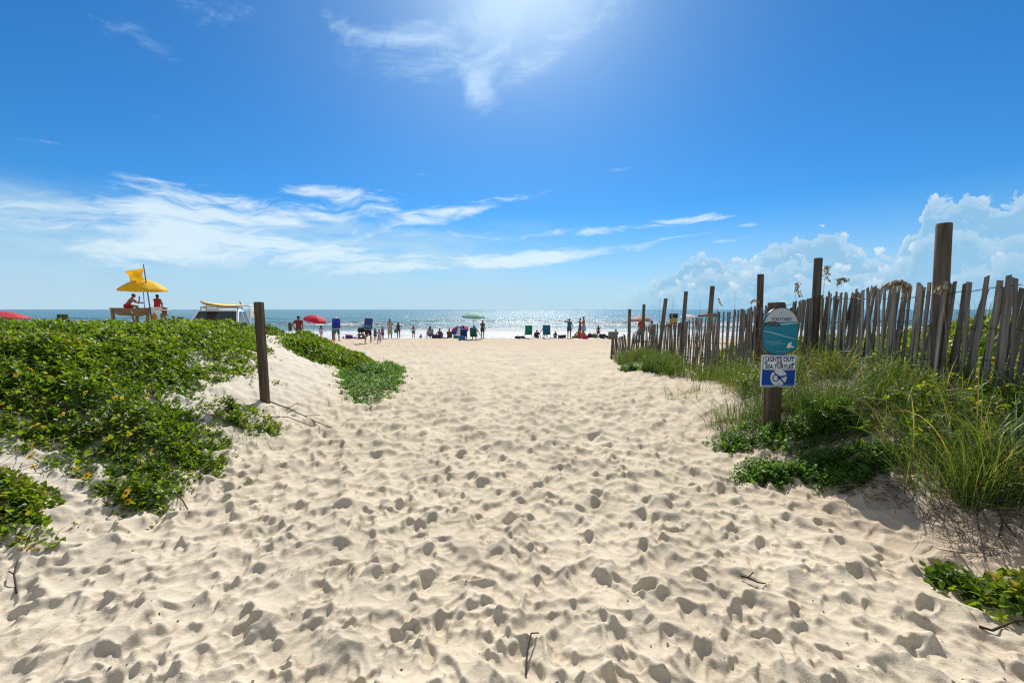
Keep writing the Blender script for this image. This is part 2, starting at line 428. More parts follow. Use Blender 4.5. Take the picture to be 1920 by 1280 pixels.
for (y0, hg, w, sd, fm) in ((70, .45, 2.0, 201, .7), (84, .55, 2.6, 211, .55), (104, .95, 3.4, 221, .75), (132, .65, 4.0, 231, .22), (175, .6, 6.0, 241, .10), (240, .5, 8, 251, .0)):
    z_, f_ = breaker(y0, hg, w, sd, fm); ZS = ZS+z_; foam = foam+f_
foam = np.clip(foam-.32*ss(100, 108, YS-bend)*ss(118, 110, YS-bend), 0, 1)
i3 = np.arange(XS.size).reshape(XS.shape)
Q3 = np.stack([i3[:-1, :-1], i3[:-1, 1:], i3[1:, 1:], i3[1:, :-1]], -1).reshape(-1, 4)
sea = mesh_np('sea', np.stack([XS, YS, ZS], -1).reshape(-1, 3), Q3, sea_material(), attrs={'foam': foam.ravel()})
tag(sea, 'blue green sea with white surf and sun glitter up to the horizon', 'sea', kind='structure')
# ------------------------------------------------------------------ plants
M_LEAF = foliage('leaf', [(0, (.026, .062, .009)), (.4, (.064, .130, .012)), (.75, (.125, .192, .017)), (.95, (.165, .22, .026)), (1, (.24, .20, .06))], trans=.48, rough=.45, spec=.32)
M_BUSH = foliage('bush_leaf', [(0, (.022, .066, .014)), (.5, (.05, .135, .018)), (.9, (.10, .20, .025)), (1, (.16, .22, .035))], trans=.48, rough=.48, spec=.32)
M_GRASS = foliage('grass_blade', [(0, (.034, .076, .017)), (.5, (.066, .125, .026)), (.76, (.12, .155, .042)), (.87, (.21, .175, .085)), (1, (.31, .25, .14))], trans=.35, rough=.45, spec=.5)
M_DRY = foliage('dry_stem', [(0, (.055, .04, .035)), (.5, (.14, .10, .07)), (1, (.36, .27, .16))], trans=.05, rough=.8, spec=.2)
LT = np.array([(0,0,0),(.46,0,0),(1,0,0),(.16,.30,.05),(.42,.37,.08),(.76,.2,.04),(.16,-.30,.05),(.42,-.37,.08),(.76,-.2,.04)])
LT[:, 2] -= .22*LT[:, 0]**2
LQ = np.array([(0,3,4,1),(1,4,5,2),(0,1,7,6),(1,2,8,7)])
def rotz(a):
    c, s = np.cos(a), np.sin(a); z = np.zeros_like(a); o = np.ones_like(a)
    return np.stack([np.stack([c, -s, z], -1), np.stack([s, c, z], -1), np.stack([z, z, o], -1)], -2)
def roty(a):
    c, s = np.cos(a), np.sin(a); z = np.zeros_like(a); o = np.ones_like(a)
    return np.stack([np.stack([c, z, s], -1), np.stack([z, o, z], -1), np.stack([-s, z, c], -1)], -2)
def rotx(a):
    c, s = np.cos(a), np.sin(a); z = np.zeros_like(a); o = np.ones_like(a)
    return np.stack([np.stack([o, z, z], -1), np.stack([z, c, -s], -1), np.stack([z, s, c], -1)], -2)
class Geo:
    def __init__(s): s.V = []; s.Q = []; s.T = []; s.n = 0
    def put(s, V, Q, T):
        s.V.append(V); s.Q.append(Q+s.n); s.T.append(T); s.n += len(V)
    def leaves(s, P, size, yaw, pitch, roll, tint, wide=1.0):
        n = len(P)
        if n == 0: return s
        M = rotz(yaw) @ roty(-pitch) @ rotx(roll)
        T = LT*np.array([1, wide, 1])
        V = np.einsum('nij,kj->nki', M, T)*size[:, None, None]+P[:, None, :]
        Q = (np.arange(n)*9)[:, None, None]+LQ[None]
        s.put(V.reshape(-1, 3), Q.reshape(-1, 4), np.repeat(tint, 9)); return s
    def sprigs(s, P, size, k=7, tint_mu=.45, tint_sd=.2, up=.35, wide=1.0, g=None):
        """whorls of leaves round a short stem; P are the stem tips"""
        n = len(P)
        if n == 0: return s
        tm = np.clip(tint_mu+rng.normal(size=n)*tint_sd, 0, 1)
        y0 = rng.random(n)*6.28
        for i in range(k):
            f = i/max(k-1, 1)
            yaw = y0+i*2.4+rng.normal(size=n)*.3
            pitch = (1.05-f*1.05)+up*.2+rng.normal(size=n)*.3-.1
            sz = size*(.62+.5*f)*(.8+.4*rng.random(n))
            Pp = P.copy(); Pp[:, 2] -= f*size*1.15
            Pp[:, 0] += np.cos(yaw)*size*.12; Pp[:, 1] += np.sin(yaw)*size*.12
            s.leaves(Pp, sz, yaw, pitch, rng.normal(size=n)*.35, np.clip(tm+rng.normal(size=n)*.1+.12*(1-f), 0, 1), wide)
        return s
    def blades(s, B, length, width, yaw, lean, droop, tint, lv=6):
        n = len(B)
        if n == 0: return s
        t = np.linspace(0, 1, lv)
        angs = lean[:, None]+droop[:, None]*t[None]**1.6
        dl = length[:, None]/(lv-1)
        r = np.concatenate([np.zeros((n, 1)), np.cumsum(np.sin(angs[:, :-1])*dl, 1)], 1)
        z = np.concatenate([np.zeros((n, 1)), np.cumsum(np.cos(angs[:, :-1])*dl, 1)], 1)
        cy, sy = np.cos(yaw)[:, None], np.sin(yaw)[:, None]
        C = np.stack([B[:, 0:1]+cy*r, B[:, 1:2]+sy*r, B[:, 2:3]+z], -1)
        tw = rng.normal(size=(n, 1))*.6
        w = width[:, None]*(1-t[None]**2.2*.93)*.5*np.minimum(1, .55+t[None]*3)
        S = np.stack([-np.sin(yaw)[:, None]*np.cos(tw)+0*w, np.cos(yaw)[:, None]*np.cos(tw)+0*w, np.sin(tw)+0*w], -1)*w[..., None]
        V = np.stack([C-S, C+S], 2).reshape(n, lv*2, 3)
        q = np.array([(2*i, 2*i+1, 2*i+3, 2*i+2) for i in range(lv-1)])
        Q = (np.arange(n)*lv*2)[:, None, None]+q[None]
        s.put(V.reshape(-1, 3), Q.reshape(-1, 4), np.repeat(tint, lv*2)); return s
    def build(s, name, mat, parent=None):
        return mesh_np(name, np.concatenate(s.V), np.concatenate(s.Q), mat, parent, tint=np.concatenate(s.T))
def scatter(poly, n, dens=None):
    P = np.array(poly); lo, hi = P.min(0), P.max(0); out = []
    tot = 0
    while tot < n:
        x = lo[0]+rng.random(n)*(hi[0]-lo[0]); y = lo[1]+rng.random(n)*(hi[1]-lo[1])
        k = poly_sd(x, y, poly) > 0
        if dens is not None: k &= rng.random(n) < dens(x, y)
        out.append(np.stack([x[k], y[k]], -1)); tot += k.sum()
        if len(out) > 400: break
    return np.concatenate(out)[:n]
def PX(*pts): return [pground(*p)[:2] for p in pts]

# --- left dune: low flowering creeper over the whole back of the dune
MAIN = PX((2,842),(60,866),(150,892),(215,948),(255,962),(330,930),(415,884),(440,842),(405,805),(345,768),(365,738),(440,712),(497,694),(480,668))+[(-4.9,8.7),(-5.6,9.4),(-6.1,10.6),(-5.4,12.2),(-8,13.8),(-16,14.6),(-30,15),(-30,4.2),(-7.2,3.7)]
SPUR = [(-5.75,10.5),(-5.3,9.75),(-4.8,9.6),(-4.3,9.9),(-3.75,10.3),(-3.45,10.9),(-3.5,11.9),(-3.95,12.9),(-5.2,14),(-7.6,14.2),(-6.6,12.4)]
PATCH = PX((622,705),(640,745),(690,772),(735,758),(764,715),(758,690),(720,686),(660,690))
def hv_main(x, y):
    e = ss(-.1, 1.1, poly_sd(x, y, MAIN))
    return e*(.05+.28*np.clip(fbm(x*.95, y*.95, 301, 3)+.42, 0, 1)+.28*np.clip(fbm(x*2.7, y*2.7, 303, 2)+.2, 0, 1))
def hv_spur(x, y):
    return ss(0, .6, poly_sd(x, y, SPUR))*(.12+.28*np.clip(fbm(x*1.1, y*1.1, 311, 3)+.45, 0, 1))
def hv_patch(x, y):
    return ss(-.05, .55, poly_sd(x, y, PATCH)+.22*fbm(x*2.2, y*2.2, 322, 2))*(.12+.34*np.clip(fbm(x*1.6, y*1.6, 321, 3)+.4, 0, 1))
def cover(name, poly, hv, n, size0, dens, mat, D0=4.5, tint=.45, k=7, label=None, cat=None, kind=None, low=.75, edge=.10, straw=0):
    P = scatter(poly, n, dens); x, y = P[:, 0], P[:, 1]
    j = edge*(.4+1.6*(rng.random(len(x)) < .12)); x = x+rng.normal(size=len(x))*j; y = y+rng.normal(size=len(x))*j
    h = hv(x, y); g = G(x, y)
    z = g+.03+h*(1-low*rng.random(len(x))**2.0)
    D = np.hypot(x, y); size = size0*np.clip(D/D0, .9, 2.4)**.75*(.55+.5*rng.random(len(x))+.6*rng.random(len(x))**5)
    ge = Geo(); patchy = fbm(x*.8, y*.8, 331, 3)
    keep = (fbm(x*2.3, y*2.3, 333, 3) > -.24) | (rng.random(len(x)) < .25)
    ge.sprigs(np.stack([x, y, z], -1)[keep], size[keep], k, (tint+.5*patchy)[keep], .16)
    if straw:
        B = scatter(poly, straw, dens); bz = G(B[:, 0], B[:, 1])+hv(B[:, 0], B[:, 1])*.4; m = len(B)
        ge.blades(np.concatenate([B, bz[:, None]], 1), .18+.3*rng.random(m), .004+.003*rng.random(m), rng.random(m)*6.28, .15+.5*rng.random(m), .3+1.0*rng.random(m), np.clip(.75+.2*rng.normal(size=m), 0, 1), 5)
    o = ge.build(name, mat)
    return tag(o, label, cat, kind=kind)
near = lambda x, y: np.clip((5.2/np.maximum(np.hypot(x, y), 3))**1.25, .05, 1)*(np.abs(x) < 1.5*y+1.2)*1.0
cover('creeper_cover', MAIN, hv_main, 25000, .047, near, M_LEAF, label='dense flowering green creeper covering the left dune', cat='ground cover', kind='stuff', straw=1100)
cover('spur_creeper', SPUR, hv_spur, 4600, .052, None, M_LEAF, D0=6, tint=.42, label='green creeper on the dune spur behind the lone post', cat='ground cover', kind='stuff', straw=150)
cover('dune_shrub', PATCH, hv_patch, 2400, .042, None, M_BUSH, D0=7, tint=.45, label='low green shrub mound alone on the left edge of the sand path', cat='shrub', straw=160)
# dead thatch and stems under the creeper so gaps do not show bare white sand
B = scatter(MAIN, 5200, near); m = len(B); ge = Geo()
ge.blades(np.concatenate([B, (G(B[:, 0], B[:, 1])-.01)[:, None]], 1), .12+.22*rng.random(m), .006+.006*rng.random(m), rng.random(m)*6.28, .7+.7*rng.random(m), .3*rng.normal(size=m), np.clip(.35+.25*rng.normal(size=m), 0, 1), 4)
tag(ge.build('dune_thatch', M_DRY), 'brown dead stems and litter under the creeper on the left dune', 'litter', kind='stuff')
def small_cover(name, centre, rx, ry, hgt, n, size, mat, label, cat, tint=.5, k=6, stems=0):
    cx, cy = centre[:2]
    a = rng.random(n)*6.28; r = np.sqrt(rng.random(n))*(1+.25*np.sin(a*3+cx)+.15*np.sin(a*5+cy))
    x = cx+np.cos(a)*r*rx; y = cy+np.sin(a)*r*ry
    dome = np.clip(1-np.minimum(r, 1.1)**2*.75, .1, 1)*(.65+.7*np.clip(vnoise(x*4, y*4, 7)+.5, 0, 1))
    z = G(x, y)+.02+hgt*dome*(1-.75*rng.random(n)**1.8)
    ge = Geo().sprigs(np.stack([x, y, z], -1), size*(.75+.5*rng.random(n)), k, tint, .16)
    if stems:
        B = np.stack([cx+rng.normal(size=stems)*rx*.5, cy+rng.normal(size=stems)*ry*.5], -1)
        B = np.concatenate([B, (G(B[:, 0], B[:, 1]))[:, None]], 1)
        ge.blades(B, hgt*.7+.35*rng.random(stems)*rx, np.full(stems, .006), rng.random(stems)*6.28, .5+.6*rng.random(stems), .5+.5*rng.random(stems), np.clip(.8+.2*rng.normal(size=stems), 0, 1), 5)
    return tag(ge.build(name, mat), label, cat)
small_cover('dune_plant', (-3.5, 2.74), .42, .28, .15, 430, .052, M_LEAF, 'bright green leafy plant cut by the left picture edge, in front of the creeper', 'plant', .62, stems=60)
c0 = pground(255, 955); small_cover('dune_plant', (c0[0], c0[1]+.1), .24, .2, .14, 70, .06, M_LEAF, 'small leafy runner with one big yellow flower at the creeper foot', 'plant', .5, stems=12)
c0 = pground(455, 790); small_cover('dune_plant', (c0[0], c0[1]), .50, .32, .16, 170, .055, M_LEAF, 'low green plant sprawling at the foot of the lone wooden post', 'plant', .6, stems=50)
c0 = pground(1180, 694); small_cover('dune_plant', (c0[0], c0[1]), .30, .28, .2, 140, .06, M_BUSH, 'tiny green tuft standing off the end of the picket fence on open sand', 'plant', .4, stems=20)
# bottom right prostrate runner
c0 = pground(1800, 1108); small_cover('creeping_vine', (c0[0]+.02, c0[1]+.06), .12, .12, .08, 42, .055, M_LEAF, 'small dark green end of the creeping vine in the right corner of the sand', 'vine', .45, stems=10)
c0 = pground(1905, 1140); small_cover('creeping_vine', (c0[0]+.06, c0[1]+.02), .30, .16, .12, 120, .065, M_LEAF, 'larger bright green creeping vine cut by the right picture edge on the sand', 'vine', .7, stems=26)
# bush under the turtle signs: three lobes of one shrub
def bush(name, lobes, n, size, label, cat):
    ge = Geo(); per = n//len(lobes)
    for (cx, cy, rx, ry, h) in lobes:
        u = rng.random(per)*6.28; v = np.arccos(1-rng.random(per)); q = .55+.45*rng.random(per)**.5
        sp_r = 1+.30*np.sin(u*3+cx*9)+.22*np.sin(u*7+cy*5)+.25*np.maximum(rng.normal(size=per), 0)*(rng.random(per) < .3)
        x = cx+rx*np.cos(u)*np.sin(v)*q*sp_r; y = cy+ry*np.sin(u)*np.sin(v)*q*sp_r
        z = G(x, y)+.02+h*np.cos(v)*q*(.45+1.1*np.clip(vnoise(x*6, y*6, 9)+.5, 0, 1))
        ge.sprigs(np.stack([x, y, z], -1), size*(.7+.6*rng.random(per)), 6, .55, .22)
        B = np.stack([cx+rng.normal(size=24)*rx*.3, cy+rng.normal(size=24)*ry*.3], -1); B = np.concatenate([B, G(B[:, 0], B[:, 1])[:, None]], 1)
    return tag(ge.build(name, M_BUSH), label, cat)
b1 = pground(1530, 900); b2 = pground(1520, 845); b3 = pground(1620, 880)
bush('beach_shrub', [(b1[0]-.02, b1[1]+.10, .50, .24, .15), (b2[0]+.0, b2[1]+.25, .34, .28, .30), (b3[0]+.05, b3[1]+.02, .40, .24, .15), (b1[0]-.28, b1[1]+.22, .30, .22, .13), (b2[0]+.3, b2[1]+.1, .30, .24, .24), (b1[0]+.2, b1[1]-.06, .28, .14, .08)], 2300, .034, 'dense dark green shrub spreading on the sand beneath the turtle sign', 'shrub')
b4 = pground(1410, 838)
bush('beach_shrub', [(b4[0]+.05, b4[1]+.2, .34, .3, .16), (b4[0]-.15, b4[1]+.1, .2, .2, .1)], 420, .034, 'small dark shrub tucked in the grass to the left of the sign post', 'shrub')

# --- grasses
def tussock(name, label, c, n, ln, spread, parent=None, tint=.45, sd=.22, lean=.28, droop=1.5, w=.007, cat='grass clump', yaw0=None):
    B = np.stack([c[0]+np.clip(rng.normal(size=n), -1.6, 1.6)*spread, c[1]+np.clip(rng.normal(size=n), -1.6, 1.6)*spread], -1)
    B = np.concatenate([B, (G(B[:, 0], B[:, 1])-.02)[:, None]], 1)
    out = np.arctan2(B[:, 1]-c[1], B[:, 0]-c[0])+rng.normal(size=n)*.8
    if yaw0 is not None: out = yaw0+rng.normal(size=n)*1.0
    ge = Geo().blades(B, ln*(.45+.65*rng.random(n)), w*(.6+.7*rng.random(n)), out, np.abs(rng.normal(size=n))*lean+.05, droop*(.3+.9*rng.random(n)), np.clip(tint+sd*rng.normal(size=n), 0, 1), 7)
    o = ge.build(name, M_GRASS)
    return tag(o, label, cat, 'dune grass clumps')
def clump(px, py, n, ln, sp, label, **k):
    c = pground(px, py); return tussock('grass_clump', label, c, n, ln, sp, **k)
clump(1830, 935, 330, .72, .085, 'tall arching grass clump with bare roots hanging over the sand on the right', tint=.5, lean=.3)
clump(1905, 905, 260, .74, .10, 'big grass clump cut by the right picture edge', tint=.55)
clump(1750, 905, 220, .55, .12, 'half dry grass clump on the slope between the shrub and the tall clump', tint=.62)
clump(1690, 850, 60, .85, .10, 'few long pale arching blades between the shrub and the fence', tint=.66, lean=.45, droop=2.0, w=.008)
clump(1860, 860, 70, .95, .14, 'long whitish arching blades above the tall clump on the right', tint=.66, lean=.5, droop=2.0, w=.008)
clump(1375, 800, 330, .50, .16, 'bushy olive grass clump at the path edge left of the sign post', tint=.38, w=.006)
clump(1430, 790, 200, .48, .12, 'grass clump right behind the foot of the sign post', tint=.40)
clump(1545, 800, 280, .70, .13, 'upright bright green grass clump just right of the sign post', tint=.32, lean=.2, droop=1.0)
clump(1290, 745, 170, .36, .22, 'low flattened pale grass clump lying on the sand left of the signs', tint=.66, lean=.7)
clump(1402, 722, 420, .46, .20, 'shaggy brown green grass clump under the fence left of the signs', tint=.66, sd=.2)
clump(470, 815, 170, .26, .17, 'thin grey green grass clump on white sand below the lone post', tint=.42, w=.004)
clump(700, 700, 130, .3, .25, 'fine grass clump on top of the lone shrub mound', tint=.3, w=.004)
def grass_field(name, poly, n, ln, w, label, tint=.45, sd=.2, dens=None, cat='grass', lv=6, lean=.35, droop=1.4, clumpy=2.2):
    dn = (lambda x, y: np.clip(fbm(x*clumpy, y*clumpy, 411, 3)*3.4+.45, .02, 1)*(dens(x, y) if dens else 1))
    P = scatter(poly, n, dn); m = len(P); D = np.hypot(P[:, 0], P[:, 1]); k = np.clip(D/5, .8, 2.2)
    B = np.concatenate([P, (G(P[:, 0], P[:, 1])-.02)[:, None]], 1)
    pt = fbm(P[:, 0]*.9, P[:, 1]*.9, 421, 3)
    ge = Geo().blades(B, ln*(.4+.8*rng.random(m)), w*k*(.6+.7*rng.random(m)), rng.random(m)*6.28, np.abs(rng.normal(size=m))*lean, droop*(.3+.9*rng.random(m)), np.clip(tint+.55*pt+sd*rng.normal(size=m), 0, 1), lv)
    return tag(ge.build(name, M_GRASS), label, cat, kind='stuff')
SLOPE = PX((1420,792),(1500,790),(1600,862),(1690,880),(1760,930),(1830,968),(1960,985))+[(4.2,2.6),(5.2,2.4),(4.35,4.2),(4.5,6.2),(4.3,7.2),(3.5,6.6)]
grass_field('dune_grass', SLOPE, 8200, .45, .006, 'mixed green and straw dune grass on the slope below the picket fence', tint=.52, sd=.22, clumpy=2.4, droop=1.7, lean=.42)
TOE = PX((1150,682),(1200,696),(1250,708),(1300,718),(1350,722),(1400,728),(1425,722))+[(4.3,8.1),(4.25,10.4),(4.7,12),(4.5,14.6),(3.55,14.2)]
grass_field('fence_grass', TOE, 7500, .50, .006, 'shaggy green and brown grass along the toe of the far fence', tint=.5, clumpy=1.6)
BACK = [(4.6,2.2),(4.6,4.2),(4.95,6.5),(5.0,8),(5.05,10),(5.5,12.5),(9,14.5),(18,15),(30,12),(30,3)]
P = scatter(BACK, 9000, lambda x, y: np.clip((6/np.hypot(x, y))**1.3, .05, 1)*(x < 1.5*y+2)); x, y = P[:, 0], P[:, 1]
h = .10+.26*np.clip(fbm(x*.8, y*.8, 431, 3)+.5, 0, 1)
ge = Geo().sprigs(np.stack([x, y, G(x, y)+h*(1-.7*rng.random(len(x))**2)], -1), .075*np.clip(np.hypot(x, y)/6, .8, 2.2), 6, .72+.3*fbm(x*.5, y*.5, 441, 2), .12)
m = 5000; P = scatter(BACK, m, lambda x, y: np.clip((6/np.hypot(x, y))**1.2, .05, 1)*(x < 1.5*y+2)); m = len(P)
tag(ge.build('field_cover', M_LEAF), 'yellow green ground cover on the dune behind the picket fence', 'ground cover', kind='stuff')
ge = Geo().blades(np.concatenate([P, G(P[:, 0], P[:, 1])[:, None]], 1), .3+.35*rng.random(m), .008*np.clip(np.hypot(P[:, 0], P[:, 1])/6, .8, 2), rng.random(m)*6.28, np.abs(rng.normal(size=m))*.3, 1.0*rng.random(m), np.clip(.35+.2*rng.normal(size=m), 0, 1), 5)
tag(ge.build('field_grass', M_GRASS), 'tall thin grass standing behind the picket fence', 'grass', kind='stuff')
# low weeds among the grass on the right slope, and dry litter
P = scatter(SLOPE, 420, lambda x, y: np.clip(fbm(x*1.8, y*1.8, 451, 2)*4+.2, 0, 1)*ss(3.2, 4.2, np.hypot(x-1.5, y))); x, y = P[:, 0], P[:, 1]
ge = Geo().sprigs(np.stack([x, y, G(x, y)+.05+.3*rng.random(len(x))], -1), .05*(.7+.6*rng.random(len(x))), 6, .6, .2)
tag(ge.build('slope_weeds', M_LEAF), 'light green broad leaved weeds between the grasses by the fence', 'weeds', kind='stuff')
LIT = PX((1440,850),(1560,925),(1700,960),(1800,1040),(1930,1060))+[(4.0,2.3),(4.4,4.2),(4.5,7),(3.7,7)]
P = scatter(LIT, 9000, None); m = len(P)
ge = Geo().blades(np.concatenate([P, (G(P[:, 0], P[:, 1])+.005)[:, None]], 1), .05+.26*rng.random(m), .003+.005*rng.random(m), rng.random(m)*6.28, 1.1+.45*rng.random(m), .35*rng.normal(size=m), np.clip(.35+.35*rng.normal(size=m), 0, 1), 4)
tag(ge.build('dry_litter', M_DRY), 'dry brown stems and leaf litter on the sand under the grasses on the right', 'litter', kind='stuff')
# ------------------------------------------------------------------ wood
M_POST = wood('post_wood', (.045, .032, .022), (.13, .095, .062), (30, 30, 2.2), .15, .7)
M_POSTG = wood('grey_post_wood', (.06, .05, .04), (.17, .14, .105), (30, 30, 2.2), .2, .7)
M_PICKET = wood('weathered_picket', (.10, .088, .073), (.25, .222, .185), (60, 60, 3), .38, .6)
M_PLANK = wood('brown_plank', (.12, .075, .04), (.27, .18, .10), (3, 30, 30), .12, .4)
M_WHITEP = simple('white_paint', (.72, .72, .70), .5, var=.08)
M_WIRE = simple('wire', (.06, .05, .045), .5, .7)
def round_post(b, x, y, z0, z1, r, lean=(0, 0), seg=14, slant=.0):
    pts = []; rad = []
    n = 7
    for i in range(n):
        t = i/(n-1); pts.append((x+lean[0]*t*(z1-z0), y+lean[1]*t*(z1-z0), z0+(z1-z0)*t)); rad.append(r*(1.04-.06*t+.012*math.sin(i*2.1+x)))
    pts.append((pts[-1][0], pts[-1][1], z1+.012)); rad.append(r*.9)
    b.tube(pts, rad, seg)
    return b
# lone post
c = pground(499, 758); t = thing('wooden_post', 'lone square weathered wooden post on the left sand slope', 'post', (c[0], c[1], c[2]))
b = MB(); b.box((-.02, 0, .45), (.095, .095, 1.9), bev=.008, rot=(0, R(-1.2), 0)); b.build('post', M_POST, t)
for (px, py, D, w, lab) in ((117, 589, 14.5, .2, 'short dark post end showing above the creeper, left of the lifeguard stand'), (338, 594, 15, .15, 'short dark post end showing above the creeper, right of the lifeguard stand')):
    p = pat(px, py, D); z0 = Gs(p[0], p[1]); t = thing('wooden_post', lab, 'post', (p[0], p[1], z0), group='dark posts behind the left dune')
    MB().box((0, 0, (p[2]-z0)/2-.1), (w, w, p[2]-z0+.2), bev=.01).build('post', M_POST, t)
# the picket fence
fence = thing('picket_fence', 'weathered grey picket fence wired to tall posts along the right of the path', 'fence', (4.6, 8, 0))
def fp(px, D): return ((px-960)/F*D, D)
LINE = [fp(2050, 3.0), fp(1900, 3.7), fp(1775, 4.15), fp(1640, 5.2), fp(1536, 6.4), fp(1420, 7.7), fp(1336, 9.0), fp(1287, 11.2), fp(1208, 15), fp(1181, 16.3), fp(1150, 14.9)]
TOPZ = [1.84, 1.86, 1.83, 1.84, 1.82, 1.64, 1.48, 1.32, .97, .72, .50]
HGT = [1.25, 1.25, 1.25, 1.25, 1.28, 1.36, 1.46, 1.35, 1.1, .95, .68]
seglen = [0]
for i in range(1, len(LINE)): seglen.append(seglen[-1]+math.dist(LINE[i], LINE[i-1]))
def on_line(s):
    i = max(k for k in range(len(LINE)) if seglen[k] <= s+1e-9); i = min(i, len(LINE)-2)
    t = (s-seglen[i])/(seglen[i+1]-seglen[i]); L = lambda a: a[i]*(1-t)+a[i+1]*t
    return (LINE[i][0]*(1-t)+LINE[i+1][0]*t, LINE[i][1]*(1-t)+LINE[i+1][1]*t, L(TOPZ), L(HGT), math.atan2(LINE[i+1][1]-LINE[i][1], LINE[i+1][0]-LINE[i][0]))
def picket_mesh(seed):
    r = random.Random(seed); b = MB(); w = .039+r.uniform(-.006, .006); th = .011; n = 6
    vs = []; wob = r.uniform(-.006, .006)
    for i in range(n+1):
        z = i/n; ww = w*(1+.10*math.sin(i*1.7+seed)*.6)/2; off = wob*math.sin(z*3.0)+.003*math.sin(i*2.3+seed); yo = .008*math.sin(z*2.6+seed)
        ex = r.uniform(-.014, .014) if i == n else 0
        vs += [(off-ww, yo-th/2, z+(ex if i == n else 0)), (off+ww, yo-th/2, z-(ex if i == n else 0)), (off+ww, yo+th/2, z-(ex if i == n else 0)), (off-ww, yo+th/2, z+(ex if i == n else 0))]
    fs = [(3, 2, 1, 0), (4*n, 4*n+1, 4*n+2, 4*n+3)]
    for i in range(n):
        for k in range(4): fs.append((4*i+k, 4*i+(k+1) % 4, 4*i+4+(k+1) % 4, 4*i+4+k))
    b.add(vs, fs); o = b.build('picket', M_PICKET); return o
protos = [picket_mesh(k) for k in range(9)]
rp = random.Random(5); specs = []
s = .15
while s < seglen[-1]-.05:
    x, y, zt, hg, a = on_line(s)
    sag = .035*math.sin(s*1.3)+.024*rp.uniform(-1, 1); ln = -rp.gauss(.035, .020)
    if s > seglen[9]-.6: ln = -rp.gauss(.30, .06)*(1 if s < seglen[9] else -1)
    specs.append((x+rp.uniform(-.015, .015), y, zt+sag, hg+rp.uniform(-.05, .1), a, ln, rp.gauss(0, .04)))
    s += (.072 if s < seglen[4] else .058)+rp.uniform(-.008, .008)
s = .1
while s < seglen[5]+.6:       # the older run behind it, leaning
    x, y, zt, hg, a = on_line(s)
    specs.append((x+.085+rp.uniform(-.015, .015), y+.05, zt-.03+.04*rp.uniform(-1, 1)-.05*math.sin(s*1.7), hg-.02, a, -rp.gauss(.14, .035), rp.gauss(0, .03)))
    s += .10+rp.uniform(-.015, .02)
specs.sort(key=lambda q: math.hypot(q[0], q[1]))
rest = MB()
for k, (x, y, zt, hg, a, ln, fwd) in enumerate(specs):
    pr = protos[k % 9]
    M = Matrix.Translation((x, y, zt-hg)) @ Matrix.Rotation(a, 4, 'Z') @ Matrix.Rotation(ln, 4, 'Y') @ Matrix.Rotation(fwd, 4, 'X') @ Matrix.Diagonal((1, 1, hg/math.cos(ln), 1))
    if k < 99:
        o = pr if k < 9 else pr.copy()
        if k >= 9: col.objects.link(o)
        o.parent = fence; o.matrix_parent_inverse = Matrix.Identity(4)
        o.matrix_local = Matrix.Translation((-4.6, -8, 0)) @ M
    else:
        rest.add([M @ v.co for v in pr.data.vertices], [tuple(p.vertices) for p in pr.data.polygons])
o = rest.build('picket', M_PICKET, fence); o.location = (-4.6, -8, 0); o['kind'] = 'stuff'
POSTS = [(1776, 4.25, 420, .064, -4), (1537, 6.5, 485, .058, 0), (1428, 8.1, 515, .058, -2), (1337, 10.4, 537, .055, 8), (1287, 12.2, 547, .055, 8), (1249, 13.6, 560, .06, 16), (1208, 15.1, 571, .055, 4), (1181, 16.4, 580, .06, 0), (1604, 5.8, 573, .05, 0)]
for (px, D, py, r_, ln) in POSTS:
    p = pat(px, py, D); z0 = Gs(p[0], p[1])-.3
    b = MB(); k = math.tan(R(ln*.35)); round_post(b, p[0]-k*(p[2]-z0)-4.6, p[1]+.03-8, z0, p[2], r_, (k, 0)); b.build('post', M_POSTG, fence)
b = MB(); e0 = pground(1147, 676); b.box((0, 0, .30), (.075, .075, .95), bev=.006, rot=(0, R(3), 0)); o = b.build('post', M_POST, fence); o.location = (e0[0]-4.6, e0[1]-8, e0[2])
for dz in (.08, .40, .74):    # doubled twisted wires
    for tw in (0, 1):
        pts = []; s = 0
        while s < seglen[9]:
            x, y, zt, hg, a = on_line(s); pts.append((x+(-.018 if tw else .018)*math.cos(s*29)-4.6, y-8, zt-dz*min(1, hg/1.2)+.03*math.sin(s*1.9+dz*9)+.012*tw*math.sin(s*29))); s += .055
        MB().tube(pts, .0026, 5).build('wire', M_WIRE, fence)
# small information board on the end post
t = thing('small_board', 'small grey notice board leaning on the end post of the fence', 'board', (e0[0]+.01, e0[1]-.06, e0[2]+.78))
b = MB(); b.box((0, 0, .12), (.33, .022, .27), bev=.005); b.build('board', simple('grey_board', (.16, .16, .15), .7), t)
b = MB(); b.box((0, .02, -.1), (.05, .03, .3), bev=.004); b.build('backing', M_POST, t)
# ------------------------------------------------------------------ sign post
sp_ = pground(1455, 815); SD = sp_[1]
sign = thing('sign_post', 'wooden post carrying a teal tortoise sign above a blue turtle notice', 'sign', (sp_[0], SD, sp_[2]), rot=(0, R(-.4), R(3)))
topz = pat(1465, 566, SD)[2]-sp_[2]
b = MB(); b.box((0, .08, topz/2-.2), (.128, .13, topz+.4), bev=.008); b.build('post', M_POST, sign)
def paint(c, r=.35): return simple('sign_paint', c, r, var=.05, scale=14)
W_ = .392
zu0 = pat(1460, 664, SD)[2]-sp_[2]; zu1 = pat(1460, 577, SD)[2]-sp_[2]
zl0 = pat(1458, 725, SD)[2]-sp_[2]; zl1 = pat(1458, 665.5, SD)[2]-sp_[2]
